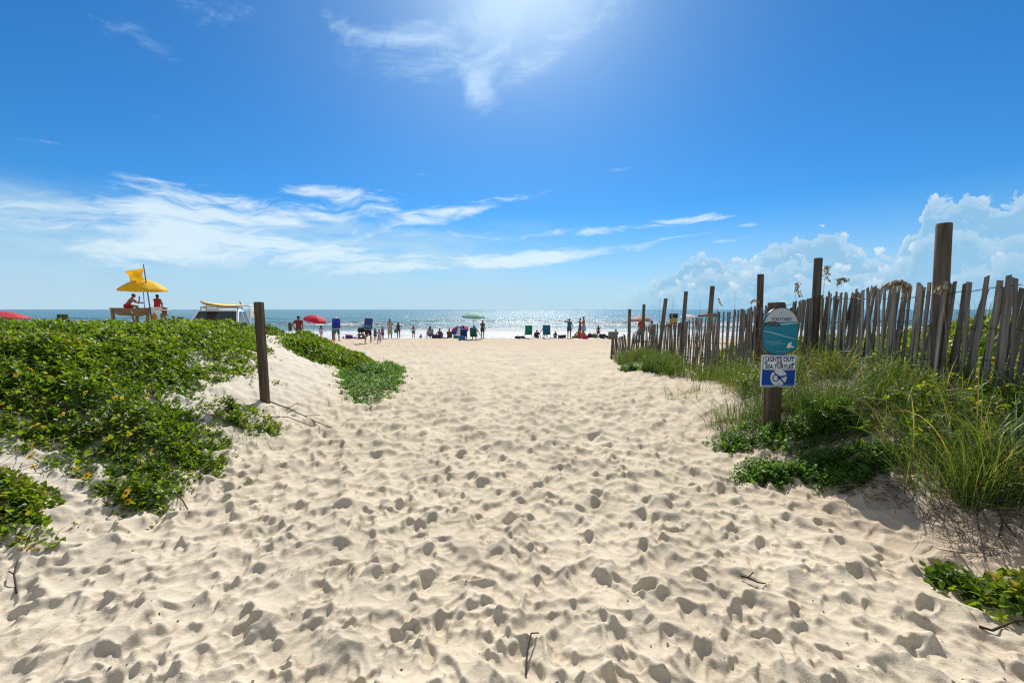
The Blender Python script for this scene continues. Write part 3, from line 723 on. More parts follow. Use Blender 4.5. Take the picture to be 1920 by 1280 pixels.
# upper plate: arched head, shallow curved foot
def plate_outline(w, z0, z1, foot, n=22):
    o = []; R0 = w/2
    ra = R0*1.02; zc = z1-ra
    for i in range(n+1):
        a = math.pi*i/n; o.append((R0*math.cos(a), zc+ra*math.sin(a)))
    for i in range(n+1):
        a = math.pi+math.pi*i/n; o.append((R0*math.cos(a), z0+foot+foot*math.sin(a)*(.55+.45*abs(math.sin(a)))))
    return o
up = thing('upper', None, None); bpy.data.objects.remove(up)
ol = plate_outline(W_, zu0, zu1, .10)
b = MB(); b.prism([(x*1.03, z+(z-(zu0+zu1)/2)*.03) for x, z in ol], -.005, .006); plate = b.build('tortoise_sign', paint((.03, .05, .07)), sign); plate.location = (0, 0, 0)
b = MB(); b.prism(ol, -.010, -.0055); b.build('sign_face', paint((.012, .20, .30)), plate)
zs = zu1-.155; capo = [(x, z) for x, z in ol if z >= zs-.01]
h0 = [(x, z) for x, z in ol[:23] if z > zs]
h0 = [(W_/2*.985, zs)]+[(x*.985, z-.004) for x, z in h0]+[(-W_/2*.985, zs)]
b = MB(); b.prism(h0, -.0125, -.0105); b.build('sign_head', paint((.46, .49, .53)), plate)
def ribbon(pts, w, y=-.0125, th=.0015):
    b = MB(); n = len(pts); vs = []
    for i, (x, z) in enumerate(pts):
        ww = w*(.35+.65*math.sin(math.pi*min(1, .15+i/(n-1)*.85)))/2
        vs += [(x, y, z-ww), (x, y, z+ww), (x, y-th, z+ww), (x, y-th, z-ww)]
    fs = [(0, 1, 2, 3), (4*n-4, 4*n-1, 4*n-2, 4*n-3)]
    for i in range(n-1):
        for k in range(4): fs.append((4*i+k, 4*i+4+k, 4*i+4+(k+1) % 4, 4*i+(k+1) % 4))
    b.add(vs, fs); return b
lt = paint((.22, .48, .52))
x_ = np.linspace(-.200, .200, 24)
ribbon([(x, zs-.145-.035*(x/.2)-.012*math.sin(x*9)) for x in x_], .016).build('wave_line', lt, plate)
ribbon([(x, zs-.012-.028*(1-(x+.2)/.4)) for x in x_[6:]], .020).build('wave_line', lt, plate)
def text(body, size, loc, parent, m, bold=.0, name='lettering', sx=1.0):
    cu = bpy.data.curves.new(name, 'FONT'); cu.body = body; cu.size = size; cu.align_x = 'CENTER'; cu.align_y = 'CENTER'; cu.extrude = .0012; cu.offset = bold; cu.resolution_u = 3
    o = bpy.data.objects.new(name, cu); col.objects.link(o); dg = bpy.context.evaluated_depsgraph_get()
    me = bpy.data.meshes.new_from_object(o.evaluated_get(dg)); bpy.data.objects.remove(o); bpy.data.curves.remove(cu)
    me.materials.clear(); me.materials.append(m); q = bpy.data.objects.new(name, me); col.objects.link(q)
    q.rotation_euler = (math.pi/2, 0, 0); q.location = loc; q.scale = (sx, 1, 1); q.parent = parent; return q
navy = paint((.015, .03, .11)); dark = paint((.03, .05, .055)); white = paint((.70, .72, .74))
text('TORTOISES', .047, (0, -.0135, zs+.028), plate, paint((.06, .10, .2)), .0008, sx=.95)
# tortoise emblem: shell, head and flipper
b = MB(); b.prism([(.085*math.cos(a)-.10, zs-.026+.034*math.sin(a)*(1 if math.sin(a) > 0 else .45)) for a in np.linspace(0, 6.283, 18)[:-1]], -.0145, -.0128)
b.prism([(-.185+.022*math.cos(a), zs-.032+.012*math.sin(a)) for a in np.linspace(0, 6.283, 10)[:-1]], -.0145, -.0128)
b.prism([(-.06, zs-.04), (-.015, zs-.050), (.0, zs-.036), (-.035, zs-.026)], -.0145, -.0128); b.build('tortoise_emblem', dark, plate)
for (dx, dz, s_) in ((-.03, -.012, .016), (-.09, .002, .018), (-.13, -.016, .014)):
    MB().prism([(-.02+dx+.04*0+s_*math.cos(a)*1.4, zs-.012+dz+s_*.6*math.sin(a)) for a in np.linspace(0, 6.283, 7)[:-1]], -.0158, -.0146).build('shell_scute', paint((.10, .15, .16)), plate)
for (x, z, w_) in ((-.075, -.215, .17), (-.02, -.238, .20), (.02, -.325, .12)):
    b = MB()
    for k in range(int(w_/.012)): b.box((x-w_/2+k*.012, -.0132, zs+z), (.007, .0012, .007+.003*((k*7) % 3)))
    b.build('small_print', lt, plate)
b = MB(); b.prism([(.07, zs-.285), (.085, zs-.24), (.115, zs-.222), (.13, zs-.23), (.118, zs-.25), (.135, zs-.268), (.16, zs-.272), (.155, zs-.286), (.12, zs-.282), (.10, zs-.29)], -.0145, -.0126); b.build('white_emblem', white, plate)
for z in (zu1-.055, zu0+.045):
    b = MB(); b.ball((0, -.013, z), (.006, .003, .006), 8, 5); b.build('bolt', M_WIRE, plate)
# lower plate
w2, h2 = .405, zl1-zl0; zc = (zl0+zl1)/2
b = MB(); b.box((0, 0, 0), (w2, .008, h2), bev=.003); low = b.build('turtle_notice', paint((.70, .73, .75)), sign); low.location = (-.006, -.006, zc); low.rotation_euler = (0, R(1.2), 0)
def rr(w, h, r, cx=0, cz=0, n=5):
    o = []
    for (sx, sz, a0) in ((1, 1, 0), (-1, 1, 90), (-1, -1, 180), (1, -1, 270)):
        for i in range(n+1):
            a = R(a0+90*i/n); o.append((cx+sx*(w/2-r)+r*math.cos(a), cz+sz*(h/2-r)+r*math.sin(a)))
    return o
b = MB(); b.prism(rr(w2*.93, h2*.93, .022), -.0065, -.0045); b.build('blue_panel', paint((.012, .06, .36)), low)
b = MB(); b.prism(rr(w2*.895, h2*.40, .016, 0, h2*.245), -.0088, -.0070); b.build('white_panel', paint((.74, .77, .80)), low)
text('LIGHTS OUT', .064, (0, -.0100, h2*.365), low, navy, .0012, sx=.90)
text('FOR', .036, (0, -.0100, h2*.25), low, navy, .0012, sx=1.0)
text('SEA TURTLES', .064, (0, -.0100, h2*.135), low, navy, .0012, sx=.86)
for sx in (-1, 1):
    b = MB(); b.prism([(sx*.155+.02*math.cos(a), h2*(.26 if sx < 0 else .235)+.009*math.sin(a)) for a in np.linspace(0, 6.283, 9)[:-1]], -.0100, -.0089); b.prism([(sx*.155-sx*.012, h2*.235), (sx*.155-sx*.02, h2*.2), (sx*.155, h2*.225)], -.0101, -.009); b.build('turtle_mark', navy, low)
circ = lambda r, cz, n=28: [(r*math.cos(a), cz+r*math.sin(a)) for a in np.linspace(0, 6.2832, n+1)[:-1]]
cz = -h2*.20
MB().prism(circ(.098, cz), -.0085, -.0068).build('symbol_ring', paint((.10, .25, .5)), low)
MB().prism(circ(.092, cz), -.0100, -.0087).build('symbol_disc', paint((.68, .70, .72)), low)
bl = paint((.02, .07, .33))
def ring(r0, r1, cx, cz, y0, y1, n=22):
    b = MB(); vs = []
    for k in range(n):
        a = 2*math.pi*k/n; ca, sa = math.cos(a), math.sin(a)
        vs += [(cx+r0*ca, y0, cz+r0*sa), (cx+r1*ca, y0, cz+r1*sa), (cx+r1*ca, y1, cz+r1*sa), (cx+r0*ca, y1, cz+r0*sa)]
    fs = [(4*k+j, 4*((k+1) % n)+j, 4*((k+1) % n)+(j+1) % 4, 4*k+(j+1) % 4) for k in range(n) for j in range(4)]
    b.add(vs, fs); return b
b = ring(.030, .041, -.032, cz-.004, -.0125, -.0103)
b.prism(circ(.015, cz-.003, 12), -.0127, -.0104)
b.prism([(.0, cz+.018), (.045, cz+.02), (.085, cz+.032), (.088, cz+.018), (.05, cz+.004), (.0, cz-.022)], -.0125, -.0103); b.build('lamp_symbol', bl, low)
b = MB(); b.add([(-.072, -.0145, cz+.068), (-.064, -.0145, cz+.075), (.074, -.0145, cz-.060), (.066, -.0145, cz-.068), (-.072, -.0129, cz+.068), (-.064, -.0129, cz+.075), (.074, -.0129, cz-.060), (.066, -.0129, cz-.068)], [(0, 1, 2, 3), (7, 6, 5, 4), (0, 4, 5, 1), (1, 5, 6, 2), (2, 6, 7, 3), (3, 7, 4, 0)]); b.build('bar', navy, low)
b = MB()
for k in range(30): b.box((-.17+k*.0117, -.0075, -h2*.435), (.007, .0012, .005+.002*((k*5) % 3)))
b.build('small_print', lt, low)
for z in (h2*.46, -h2*.40): MB().ball((0, -.0135, z), (.006, .003, .006), 8, 5).build('bolt', M_WIRE, low)
# ------------------------------------------------------------------ people
SK = dict(light=(.42, .24, .16), tan=(.27, .135, .08), brown=(.13, .065, .04), pink=(.46, .25, .18))
M_SKIN = {k: simple('skin', v, .55, var=.08, scale=12, spec=.35) for k, v in SK.items()}
def lerp3(a, b, t): return tuple(a[i]*(1-t)+b[i]*t for i in range(3))
def pose_joints(pose, s, arms, lean, turn):
    """joint positions in metres for a body of scale s facing +Y"""
    J = {}
    if pose in ('stand', 'walk'):
        J['pel'] = (0, 0, .94)
        sp = .105 if pose == 'stand' else .10
        for sd, sx in (('L', -1), ('R', 1)):
            J['hip'+sd] = (sx*.088, 0, .91); st = 0 if pose == 'stand' else sx*.17
            J['knee'+sd] = (sx*sp, .03+st*.75, .49); J['ank'+sd] = (sx*sp*1.05, st-.02-(.10 if (pose == 'walk' and sx < 0) else 0), .085+(.06 if (pose == 'walk' and sx < 0) else 0)); J['toe'+sd] = (sx*sp*1.25, st+.15, .03+(.02 if (pose == 'walk' and sx < 0) else 0))
    elif pose == 'sit':       # on a low chair or edge
        J['pel'] = (0, 0, .10)
        for sd, sx in (('L', -1), ('R', 1)):
            J['hip'+sd] = (sx*.09, .03, .10); J['knee'+sd] = (sx*.12, .44, .17); J['ank'+sd] = (sx*.12, .52, -.22); J['toe'+sd] = (sx*.14, .68, -.27)
    elif pose == 'perch':     # on a platform edge, shins hanging
        J['pel'] = (0, 0, .11)
        for sd, sx in (('L', -1), ('R', 1)):
            J['hip'+sd] = (sx*.09, .03, .10); J['knee'+sd] = (sx*.13, .44, .10); J['ank'+sd] = (sx*.12, .48, -.32); J['toe'+sd] = (sx*.14, .62, -.40)
    else:                     # 'ground': seated on the sand, knees drawn up
        J['pel'] = (0, 0, .12)
        for sd, sx in (('L', -1), ('R', 1)):
            J['hip'+sd] = (sx*.09, .03, .12); J['knee'+sd] = (sx*.15, .40, .42); J['ank'+sd] = (sx*.13, .62, .07); J['toe'+sd] = (sx*.15, .78, .03)
    px, py, pz = J['pel']
    up = Matrix.Rotation(-lean, 3, 'X')
    def T(x, y, z): v = up @ Vector((x, y, z)); return (px+v.x, py+v.y, pz+v.z)
    J['waist'] = T(0, 0, .15); J['chest'] = T(0, .015, .34); J['neck'] = T(0, 0, .50)
    up2 = Matrix.Rotation(-lean*.6, 3, 'X')
    hv = up2 @ Vector((0, .02, .145)); n = J['neck']; J['head'] = (n[0]+hv.x, n[1]+hv.y, n[2]+hv.z)
    for sd, sx in (('L', -1), ('R', 1)):
        a = arms[0] if sd == 'L' else arms[1]
        J['sh'+sd] = T(sx*.175, 0, .455); S = J['sh'+sd]
        o = {'down': ((.055, -.03, -.28), (.065, .04, -.53)), 'hips': ((.16, -.06, -.25), (.05, .02, -.46)), 'brow': ((.25, .06, .02), (.03, .13, .16)),
             'front': ((.05, .12, -.25), (-.06, .34, -.18)), 'clasp': ((.07, .10, -.25), (-.10, .26, -.20)), 'knees': ((.05, .18, -.20), (-.02, .38, -.22)), 'back': ((.08, -.16, -.22), (.10, -.22, -.44)),
             'strap': ((.10, -.02, -.26), (-.01, .14, -.12)), 'out': ((.17, -.02, -.22), (.28, .03, -.42)), 'chin': ((.06, .24, -.26), (-.10, .30, .02)), 'up': ((.12, .05, .22), (.05, .08, .46)), 'hand': ((.09, -.01, -.25), (.17, .05, -.47))}[a]
        J['el'+sd] = (S[0]+sx*o[0][0], S[1]+o[0][1], S[2]+o[0][2]); J['wr'+sd] = (S[0]+sx*o[1][0], S[1]+o[1][1], S[2]+o[1][2])
    return {k: tuple(c*s for c in v) for k, v in J.items()}
def remesh(o, vox, sm=2):
    m = o.modifiers.new('fuse', 'REMESH'); m.mode = 'VOXEL'; m.voxel_size = vox; m.use_smooth_shade = True
    if sm:
        k = o.modifiers.new('soften', 'SMOOTH'); k.factor = .5; k.iterations = sm
def person(label, loc, h, pose='stand', yaw=0, skin='tan', hair=((.03, .02, .015), 'short'), wear=(), arms=('down', 'down'), lean=0.0, female=False, child=False, lie=None, group=None):
    s = h/1.72; root = thing('person', label, 'person', loc, R(yaw), group)
    if lie: root.rotation_euler = (R(-84), 0, R(yaw))
    J = pose_joints(pose, s, arms, lean, 0); V = Vector
    k = s*(1.0 if not child else 1.02); wq = .90 if female else 1.0; hd = (1.32 if child else 1.0)
    b = MB(); X = (1, 0, 0)
    b.tube([J['pel'], J['waist'], J['chest'], lerp3(J['chest'], J['neck'], .62), J['neck']],
           [(.155*k, .105*k), (.128*k*wq, .095*k), (.158*k*wq, .108*k), (.150*k*wq, .085*k), (.058*k, .058*k)], 14, X, rnd=True)
    b.ball(J['pel'], (.16*k, .115*k, .12*k))
    if not lie: b.ball((J['pel'][0], J['pel'][1]-.03*k, J['pel'][2]-.03*k), (.15*k, .11*k, .10*k))
    b.tube([lerp3(J['neck'], J['chest'], .1), lerp3(J['neck'], J['head'], .45)], [.056*k, .05*k], 10, rnd=True)
    for sd in 'LR':
        b.tube([J['hip'+sd], lerp3(J['hip'+sd], J['knee'+sd], .5), J['knee'+sd], lerp3(J['knee'+sd], J['ank'+sd], .35), J['ank'+sd]], [.086*k, .074*k, .052*k, .055*k, .034*k], 10, rnd=True)
        b.tube([J['ank'+sd], lerp3(J['ank'+sd], J['toe'+sd], .5), J['toe'+sd]], [.04*k, .038*k, .026*k], 8, rnd=True)
        b.tube([lerp3(J['neck'], J['sh'+sd], .45), J['sh'+sd], lerp3(J['sh'+sd], J['el'+sd], .5), J['el'+sd], lerp3(J['el'+sd], J['wr'+sd], .4), J['wr'+sd]], [.05*k, .055*k*wq, .044*k*wq, .036*k, .037*k, .025*k], 10, rnd=True)
        w = V(J['wr'+sd]); f = (w-V(J['el'+sd])).normalized(); sx = -1 if sd == 'L' else 1
        side = f.cross(V((sx, .2, .1))); side = side.normalized() if side.length > 1e-4 else V((0, 1, 0)); nrm = f.cross(side)
        pc = w+f*.055*k; b.tube([w, pc, w+f*.09*k], [(.026*k, .018*k), (.040*k, .016*k), (.036*k, .014*k)], 8, side, rnd=True)
        for q, (off, ln) in enumerate(((-.028, .066), (-.010, .076), (.009, .072), (.027, .058))):
            p0 = w+f*.088*k+side*off*k; p1 = p0+f*ln*.5*k+nrm*.006*k; p2 = p1+f*ln*.42*k+nrm*.022*k; b.tube([p0, p1, p2], [.0095*k, .0088*k, .0075*k], 6, rnd=True)
        p0 = w+f*.03*k-side*.03*k; p1 = p0+f*.035*k-side*.03*k; b.tube([p0, p1, p1+f*.03*k], [.013*k, .011*k, .009*k], 6, rnd=True)
    hc = V(J['head']); hr = .088*k*hd
    b.ball(hc, (hr*.86, hr*.98, hr*1.22), 14, 9); b.ball(hc+V((0, hr*.35, -hr*.55)), (hr*.55, hr*.55, hr*.6))
    b.ball(hc+V((0, hr*1.0, -hr*.12)), (hr*.16, hr*.22, hr*.24), 8, 5)
    for sx in (-1, 1): b.ball(hc+V((sx*hr*.86, -hr*.02, -hr*.1)), (hr*.12, hr*.22, hr*.30), 8, 5)
    body = b.build('body', M_SKIN[skin], root); remesh(body, max(.0085*s, .006), 1)
    eb = MB()
    for sx in (-1, 1): eb.ball(hc+V((sx*hr*.34, hr*.84, .0)), (hr*.11, hr*.08, hr*.07), 8, 5)
    eb.build('eyes', cm((.05, .04, .035)), root)
    hcol, hst = hair; hb = MB()
    if hst != 'bald':
        hb.ball(hc+V((0, -hr*.12, hr*.22)), (hr*.95, hr*1.0, hr*1.10), 14, 9)
        if hst == 'long': hb.tube([hc+V((0, -hr*.45, hr*.4)), hc+V((0, -hr*.85, -hr*.6)), hc+V((0, -hr*1.05, -hr*2.2)), hc+V((0, -hr*.95, -hr*3.0))], [(hr*.8, hr*.5), (hr*.95, hr*.45), (hr*.85, hr*.35), (hr*.35, hr*.15)], 12, X, rnd=True)
        if hst == 'bun': hb.ball(hc+V((0, -hr*.75, hr*.85)), hr*.45)
        if hst == 'bob': hb.tube([hc+V((0, -hr*.3, hr*.4)), hc+V((0, -hr*.55, -hr*.4)), hc+V((0, -hr*.5, -hr*1.0))], [(hr*.85, hr*.7), (hr*1.0, hr*.62), (hr*.85, hr*.5)], 12, X, rnd=True)
        if hst == 'pony': hb.tube([hc+V((0, -hr*.9, hr*.5)), hc+V((0, -hr*1.35, 0)), hc+V((0, -hr*1.25, -hr*1.3))], [hr*.3, hr*.33, hr*.12], 8, rnd=True)
        o = hb.build('hair', cm(hcol, .5), root); remesh(o, .008*s, 1)
    for (what, c) in wear:
        g = MB(); e = .014*k
        if what in ('shirt', 'tank', 'dress', 'onepiece', 'longshirt'):
            lo = J['pel'] if what != 'tank' else lerp3(J['pel'], J['waist'], .35)
            g.tube([lo, J['waist'], J['chest'], lerp3(J['chest'], J['neck'], .62), lerp3(J['chest'], J['neck'], .82)],
                   [(.160*k+e, .118*k+e), (.138*k*wq+e*1.3, .102*k+e), (.160*k*wq+e, .112*k+e), (.155*k*wq+e*.8, .088*k+e), (.10*k, .07*k)], 16, X)
            if what in ('shirt', 'dress', 'longshirt'):
                for sd in 'LR':
                    en = .55 if what != 'longshirt' else 1.0
                    g.tube([lerp3(J['neck'], J['sh'+sd], .5), J['sh'+sd], lerp3(J['sh'+sd], J['el'+sd], en)], [.055*k+e*.5, .060*k+e, .052*k+e], 10)
                    if what == 'longshirt': g.tube([J['el'+sd], lerp3(J['el'+sd], J['wr'+sd], .9)], [.045*k+e*.6, .034*k+e*.6], 10, rnd=True)
            if what == 'onepiece': g.ball((J['pel'][0], J['pel'][1], J['pel'][2]-.03*k), (.17*k, .13*k, .12*k))
        if what in ('dress', 'skirt', 'towel') and pose in ('stand', 'walk'):
            z = J['pel'][2]; dn = {'dress': .50, 'skirt': .26, 'towel': .42}[what]*k
            g.tube([(0, 0, z+.08*k), (0, -.005, z), (0, 0, z-dn*.5), (0, 0, z-dn)], [(.145*k*wq+e, .108*k+e), (.172*k+e, .130*k+e), (.185*k+e, .145*k+e), (.20*k+e, .165*k+e)], 16, X)
        if what in ('shorts', 'trunks', 'bottom', 'pants'):
            g.tube([lerp3(J['pel'], J['waist'], .55), J['pel'], (J['pel'][0], J['pel'][1], J['pel'][2]-.06*k)], [(.142*k+e, .105*k+e), (.168*k+e, .124*k+e), (.165*k+e, .12*k+e)], 14, X)
            t = {'shorts': .78, 'trunks': .55, 'bottom': .10, 'pants': 1.0}[what]
            for sd in 'LR': g.tube([J['hip'+sd], lerp3(J['hip'+sd], J['knee'+sd], t*.5), lerp3(J['hip'+sd], J['knee'+sd], t)], [.094*k+e, .088*k+e, .080*k+e], 12)
        if what == 'top':
            g.tube([lerp3(J['waist'], J['chest'], .72), J['chest'], lerp3(J['chest'], J['neck'], .35)], [(.150*k*wq+e*.6, .108*k+e), (.158*k*wq+e*.6, .115*k+e), (.152*k*wq+e*.6, .10*k+e*.6)], 14, X)
        if what in ('cap', 'hat', 'sunhat'):
            r_ = hr*1.06; g.ball(hc+V((0, -hr*.05, hr*.55)), (r_*.95, r_*1.02, r_*.85), 14, 8)
            if what == 'cap': g.box(hc+V((0, hr*1.25, hr*.55)), (hr*1.2, hr*1.1, hr*.12))
            else: g.tube([hc+V((0, 0, hr*.38)), hc+V((0, 0, hr*.50))], [hr*(2.0 if what == 'sunhat' else 1.55), hr*1.3], 18)
        nm = {'top': 'bikini_top', 'bottom': 'swim_briefs', 'onepiece': 'swimsuit', 'longshirt': 'long_sleeved_shirt', 'sunhat': 'sun_hat', 'towel': 'wrap_skirt', 'tank': 'tank_top'}.get(what, what)
        o = g.build(nm, cm(c, .75), root); remesh(o, .011*s, 1)
    return root
def at_sand(px, D, dz=0.0):
    x = (px-960)/F*D; return (x, D, Gs(x, D)+dz)
DKH = (.018, .013, .010); BRH = (.06, .035, .02); BLH = (.30, .20, .09)
SURF = SEA+.05
def in_surf(px, D, depth): return ((px-960)/F*D, D, SEA-depth)
# ------------------------------------------------------------------ beach furniture
M_TUBE = simple('white_tube', (.62, .63, .64), .35, .3)
M_POLE = simple('pole', (.30, .30, .30), .4, .5)
M_DPOLE = simple('dark_pole', (.05, .045, .04), .5)
def umbrella(label, loc, rad, hgt, cols, tilt=(0, 0), drop=.30, pole=M_POLE, panels=8, top=1.0, yaw=0, trans=.45):
    """pole in the ground at loc; canopy apex at hgt; cols repeat round the panels"""
    t = thing('beach_umbrella', label, 'umbrella', loc, R(yaw)); t.rotation_euler = (R(tilt[0]), R(tilt[1]), R(yaw))
    b = MB(); b.tube([(0, 0, -.3), (0, 0, hgt-.02)], .018, 10); b.build('pole', pole, t)
    b = MB(); nr = 7; sg = 4; n = panels*sg; vs = []; fs = []; mi = []
    for i in range(nr+1):
        f = .03+.97*i/nr
        for k in range(n):
            q = (k % sg)/sg; sag = 1-.055*math.sin(math.pi*q)*f
            a = 2*math.pi*k/n; z = hgt-drop*rad*(f**1.9)-.02*math.sin(math.pi*q)*f*rad
            vs.append((rad*f*sag*math.cos(a), rad*f*sag*math.sin(a), z))
    base = len(vs)
    for k in range(n):
        q = (k % sg)/sg; a = 2*math.pi*k/n; sag = 1-.055*math.sin(math.pi*q); z = hgt-drop*rad-.02*math.sin(math.pi*q)*rad-.07
        vs.append((rad*sag*math.cos(a)*.995, rad*sag*math.sin(a)*.995, z))
    vs.append((0, 0, hgt+.005)); ap = len(vs)-1
    for i in range(nr+1):
        for k in range(n):
            k2 = (k+1) % n; fs.append((i*n+k, i*n+k2, (i+1)*n+k2, (i+1)*n+k)); mi.append((k//sg) % len(cols))
    for k in range(n): fs.append((ap, (k+1) % n, k)); mi.append((k//sg) % len(cols))
    me = bpy.data.meshes.new('canopy'); me.from_pydata(vs, [], fs)
    for c in cols: me.materials.append(cm(c, .7, trans))
    me.polygons.foreach_set('material_index', mi); me.polygons.foreach_set('use_smooth', [True]*len(fs)); me.update()
    c = bpy.data.objects.new('canopy', me); col.objects.link(c); c.parent = t
    sl_ = c.modifiers.new('cloth', 'SOLIDIFY'); sl_.thickness = .006; sl_.offset = 0
    MB().tube([(0, 0, hgt), (0, 0, hgt+.10)], [.014, .008], 8, rnd=True).build('finial', pole, t)
    for k in range(panels):
        a = 2*math.pi*k/panels; pts = [(rad*f*math.cos(a)*.99, rad*f*math.sin(a)*.99, hgt-drop*rad*f**1.9-.018) for f in (.04, .3, .6, .85, 1)]
        MB().tube(pts, .006, 5).build('rib', pole, t)
    return t
def beach_chair(label, loc, yaw, c1, c2=None, seat=.24, back=.68, recl=20, frame=M_TUBE, w=.52):
    """low folding chair facing +Y"""
    t = thing('beach_chair', label, 'chair', loc, R(yaw)); d = .46; th = R(recl)
    by, bz = -.05, seat
    ty, tz = by-math.sin(th)*back, bz+math.cos(th)*back
    for sx in (-1, 1):
        x = sx*w/2
        b = MB(); b.tube([(x, d, seat+.05), (x, by, bz), (x, ty, tz)], .013, 8); b.build('side_rail', frame, t)
        MB().tube([(x*1.04, d*.85, 0), (x*1.04, d*.85+.02, seat+.0), (x*1.04, by-.10, seat+.22)], .012, 8).build('front_leg', frame, t)
        MB().tube([(x*1.04, -.22, 0), (x*1.04, .20, seat+.20)], .012, 8).build('rear_leg', frame, t)
        MB().box((x*1.05, .14, seat+.235), (.055, .40, .025), bev=.01).build('armrest', frame, t)
    MB().tube([(-w/2, ty, tz), (w/2, ty, tz)], .013, 8).build('top_rail', frame, t)
    b = MB(); n = 8; vs = []
    for i in range(n+1):
        f = i/n; y = by+(ty-by)*f; z = bz+(tz-bz)*f; sag = -.025*math.sin(math.pi*f)
        for x in (-w/2, 0, w/2): vs.append((x, y+(sag if x == 0 else 0)-.004, z))
    fs = [(3*i+k, 3*i+k+1, 3*i+k+4, 3*i+k+3) for i in range(n) for k in range(2)]
    o = b.add(vs, fs).build('back_sling', cm(c1, .8, .25), t); o.modifiers.new('cloth', 'SOLIDIFY').thickness = .008
    b = MB(); vs = []
    for i in range(n+1):
        f = i/n; y = by+(d-by)*f; z = seat+.05*f
        for x in (-w/2, 0, w/2): vs.append((x, y, z-(.03*math.sin(math.pi*f) if x == 0 else .004)))
    o = b.add(vs, fs).build('seat_sling', cm(c2 or c1, .8, .25), t); o.modifiers.new('cloth', 'SOLIDIFY').thickness = .008
    return t
def folded_chair(label, loc, yaw, c, rot, w=.56, h=.86, pouch=None):
    """backpack chair folded flat, carried on somebody's back"""
    t = thing('folded_beach_chair', label, 'chair', loc); t.rotation_euler = rot
    b = MB(); b.tube([(-w/2, 0, -h/2), (-w/2, 0, h/2-.05), (-w/2+.05, 0, h/2), (w/2-.05, 0, h/2), (w/2, 0, h/2-.05), (w/2, 0, -h/2)], .014, 8); b.build('frame', M_TUBE, t)
    b = MB(); b.tube([(-w/2, .06, -h/2+.04), (-w/2, .06, h/2-.1), (w/2, .06, h/2-.1), (w/2, .06, -h/2+.04), (-w/2, .06, -h/2+.04)], .012, 8); b.build('leg_frame', M_TUBE, t)
    MB().box((0, .005, .02), (w-.03, .03, h-.06), bev=.012).build('sling', cm(c, .75), t)
    MB().box((0, -.035, -h*.20), (w*.78, .06, h*.34), bev=.025).build('pouch', cm(pouch or tuple(v*.8 for v in c), .75), t)
    MB().tube([(-w/2, -.02, -h/2+.02), (w/2, -.02, -h/2+.02)], .012, 8).build('cross_bar', M_TUBE, t)
    for sx in (-1, 1): MB().tube([(sx*.12, .03, h*.30), (sx*.15, .16, h*.22), (sx*.14, .14, -.05), (sx*.13, .03, -h*.2)], (.018), 6).build('strap', cm((.03, .03, .04)), t)
    return t
def cooler(label, loc, yaw, c, lid, size=(.55, .36, .36)):
    t = thing('cooler', label, 'cooler', loc, R(yaw)); w, d, h = size
    MB().box((0, 0, h*.42), (w, d, h*.84), taper=1.04, bev=.02).build('body', cm(c, .45), t)
    MB().box((0, 0, h*.92), (w*1.06, d*1.06, h*.15), bev=.02).build('lid', cm(lid, .45), t)
    MB().tube([(-w/2-.02, 0, h*.6), (-w/2-.03, 0, h*1.02), (w/2+.03, 0, h*1.02), (w/2+.02, 0, h*.6)], .012, 8).build('handle', cm((.6, .6, .6), .4), t)
    return t
def bag(label, loc, yaw, c, size=(.42, .2, .36), name='beach_bag', cat='bag'):
    t = thing(name, label, cat, loc, R(yaw)); w, d, h = size; b = MB()
    pts = [(0, 0, z*h) for z in (0, .04, .3, .65, .92, 1)]
    b.tube(pts, [(w*.40, d*.42), (w*.48, d*.5), (w*.54, d*.56), (w*.52, d*.5), (w*.48, d*.34), (w*.44, d*.22)], 16, (1, 0, 0)); b.build('sack', cm(c, .8), t)
    for sy in (-1, 1): MB().tube([(-w*.22, sy*d*.25, h*.9), (-w*.18, sy*d*.3, h*1.2), (0, sy*d*.3, h*1.33), (w*.18, sy*d*.3, h*1.2), (w*.22, sy*d*.25, h*.9)], .012, 6).build('handle', cm(tuple(v*.6 for v in c), .7), t)
    return t
def towel(label, loc, yaw, c, size=(1.7, .9), name='beach_towel', lump=.05):
    n = 14; vs = []
    for i in range(n+1):
        for k in range(n+1):
            x = (i/n-.5)*size[0]; y = (k/n-.5)*size[1]
            z = .03+lump*float(abs(vnoise(np.array([x*3+loc[0]]), np.array([y*3+loc[1]]), 5)[0])*2)
            vs.append((x+.03*math.sin(y*5), y+.03*math.sin(x*4), z))
    fs = [(i*(n+1)+k, (i+1)*(n+1)+k, (i+1)*(n+1)+k+1, i*(n+1)+k+1) for i in range(n) for k in range(n)]
    b = MB(); b.add(vs, fs); o = b.build(name, cm(c, .9)); o.location = loc; o.rotation_euler = (0, 0, R(yaw)); o.modifiers.new('cloth', 'SOLIDIFY').thickness = .012
    return tag(o, label, 'towel')

# ------------------------------------------------------------------ lifeguard stand
SD_ = 24.0
def s3(px, py, D=SD_): return pat(px, py, D)
sx0 = (250-960)/F*SD_; gz = Gs(sx0, SD_)
stand = thing('lifeguard_stand', 'brown wooden lifeguard stand with a white side seat above the dune', 'lifeguard stand', (sx0, SD_, gz))
deck = s3(250, 577)[2]-gz
w2_ = 36/F*SD_
dz = lambda py: s3(250, py)[2]-gz
dx = lambda px: (px-960)/F*SD_-sx0
b = MB(); b.box((0, .45, deck-.03), (w2_*2+.1, 1.3, .06), bev=.008); b.build('deck', M_PLANK, stand)
zt, zb = deck-.055, dz(593)
b = MB()    # rear panel: sagging lower edge
ol = [(-w2_+.16, zt), (w2_-.02, zt), (w2_-.02, zb+.10), (w2_*.55, zb), (0, zb+.02), (-w2_*.55, zb+.06), (-w2_+.28, zb+.16)]
b.prism(ol[::-1], -.20, -.16); b.build('rear_panel', M_PLANK, stand)
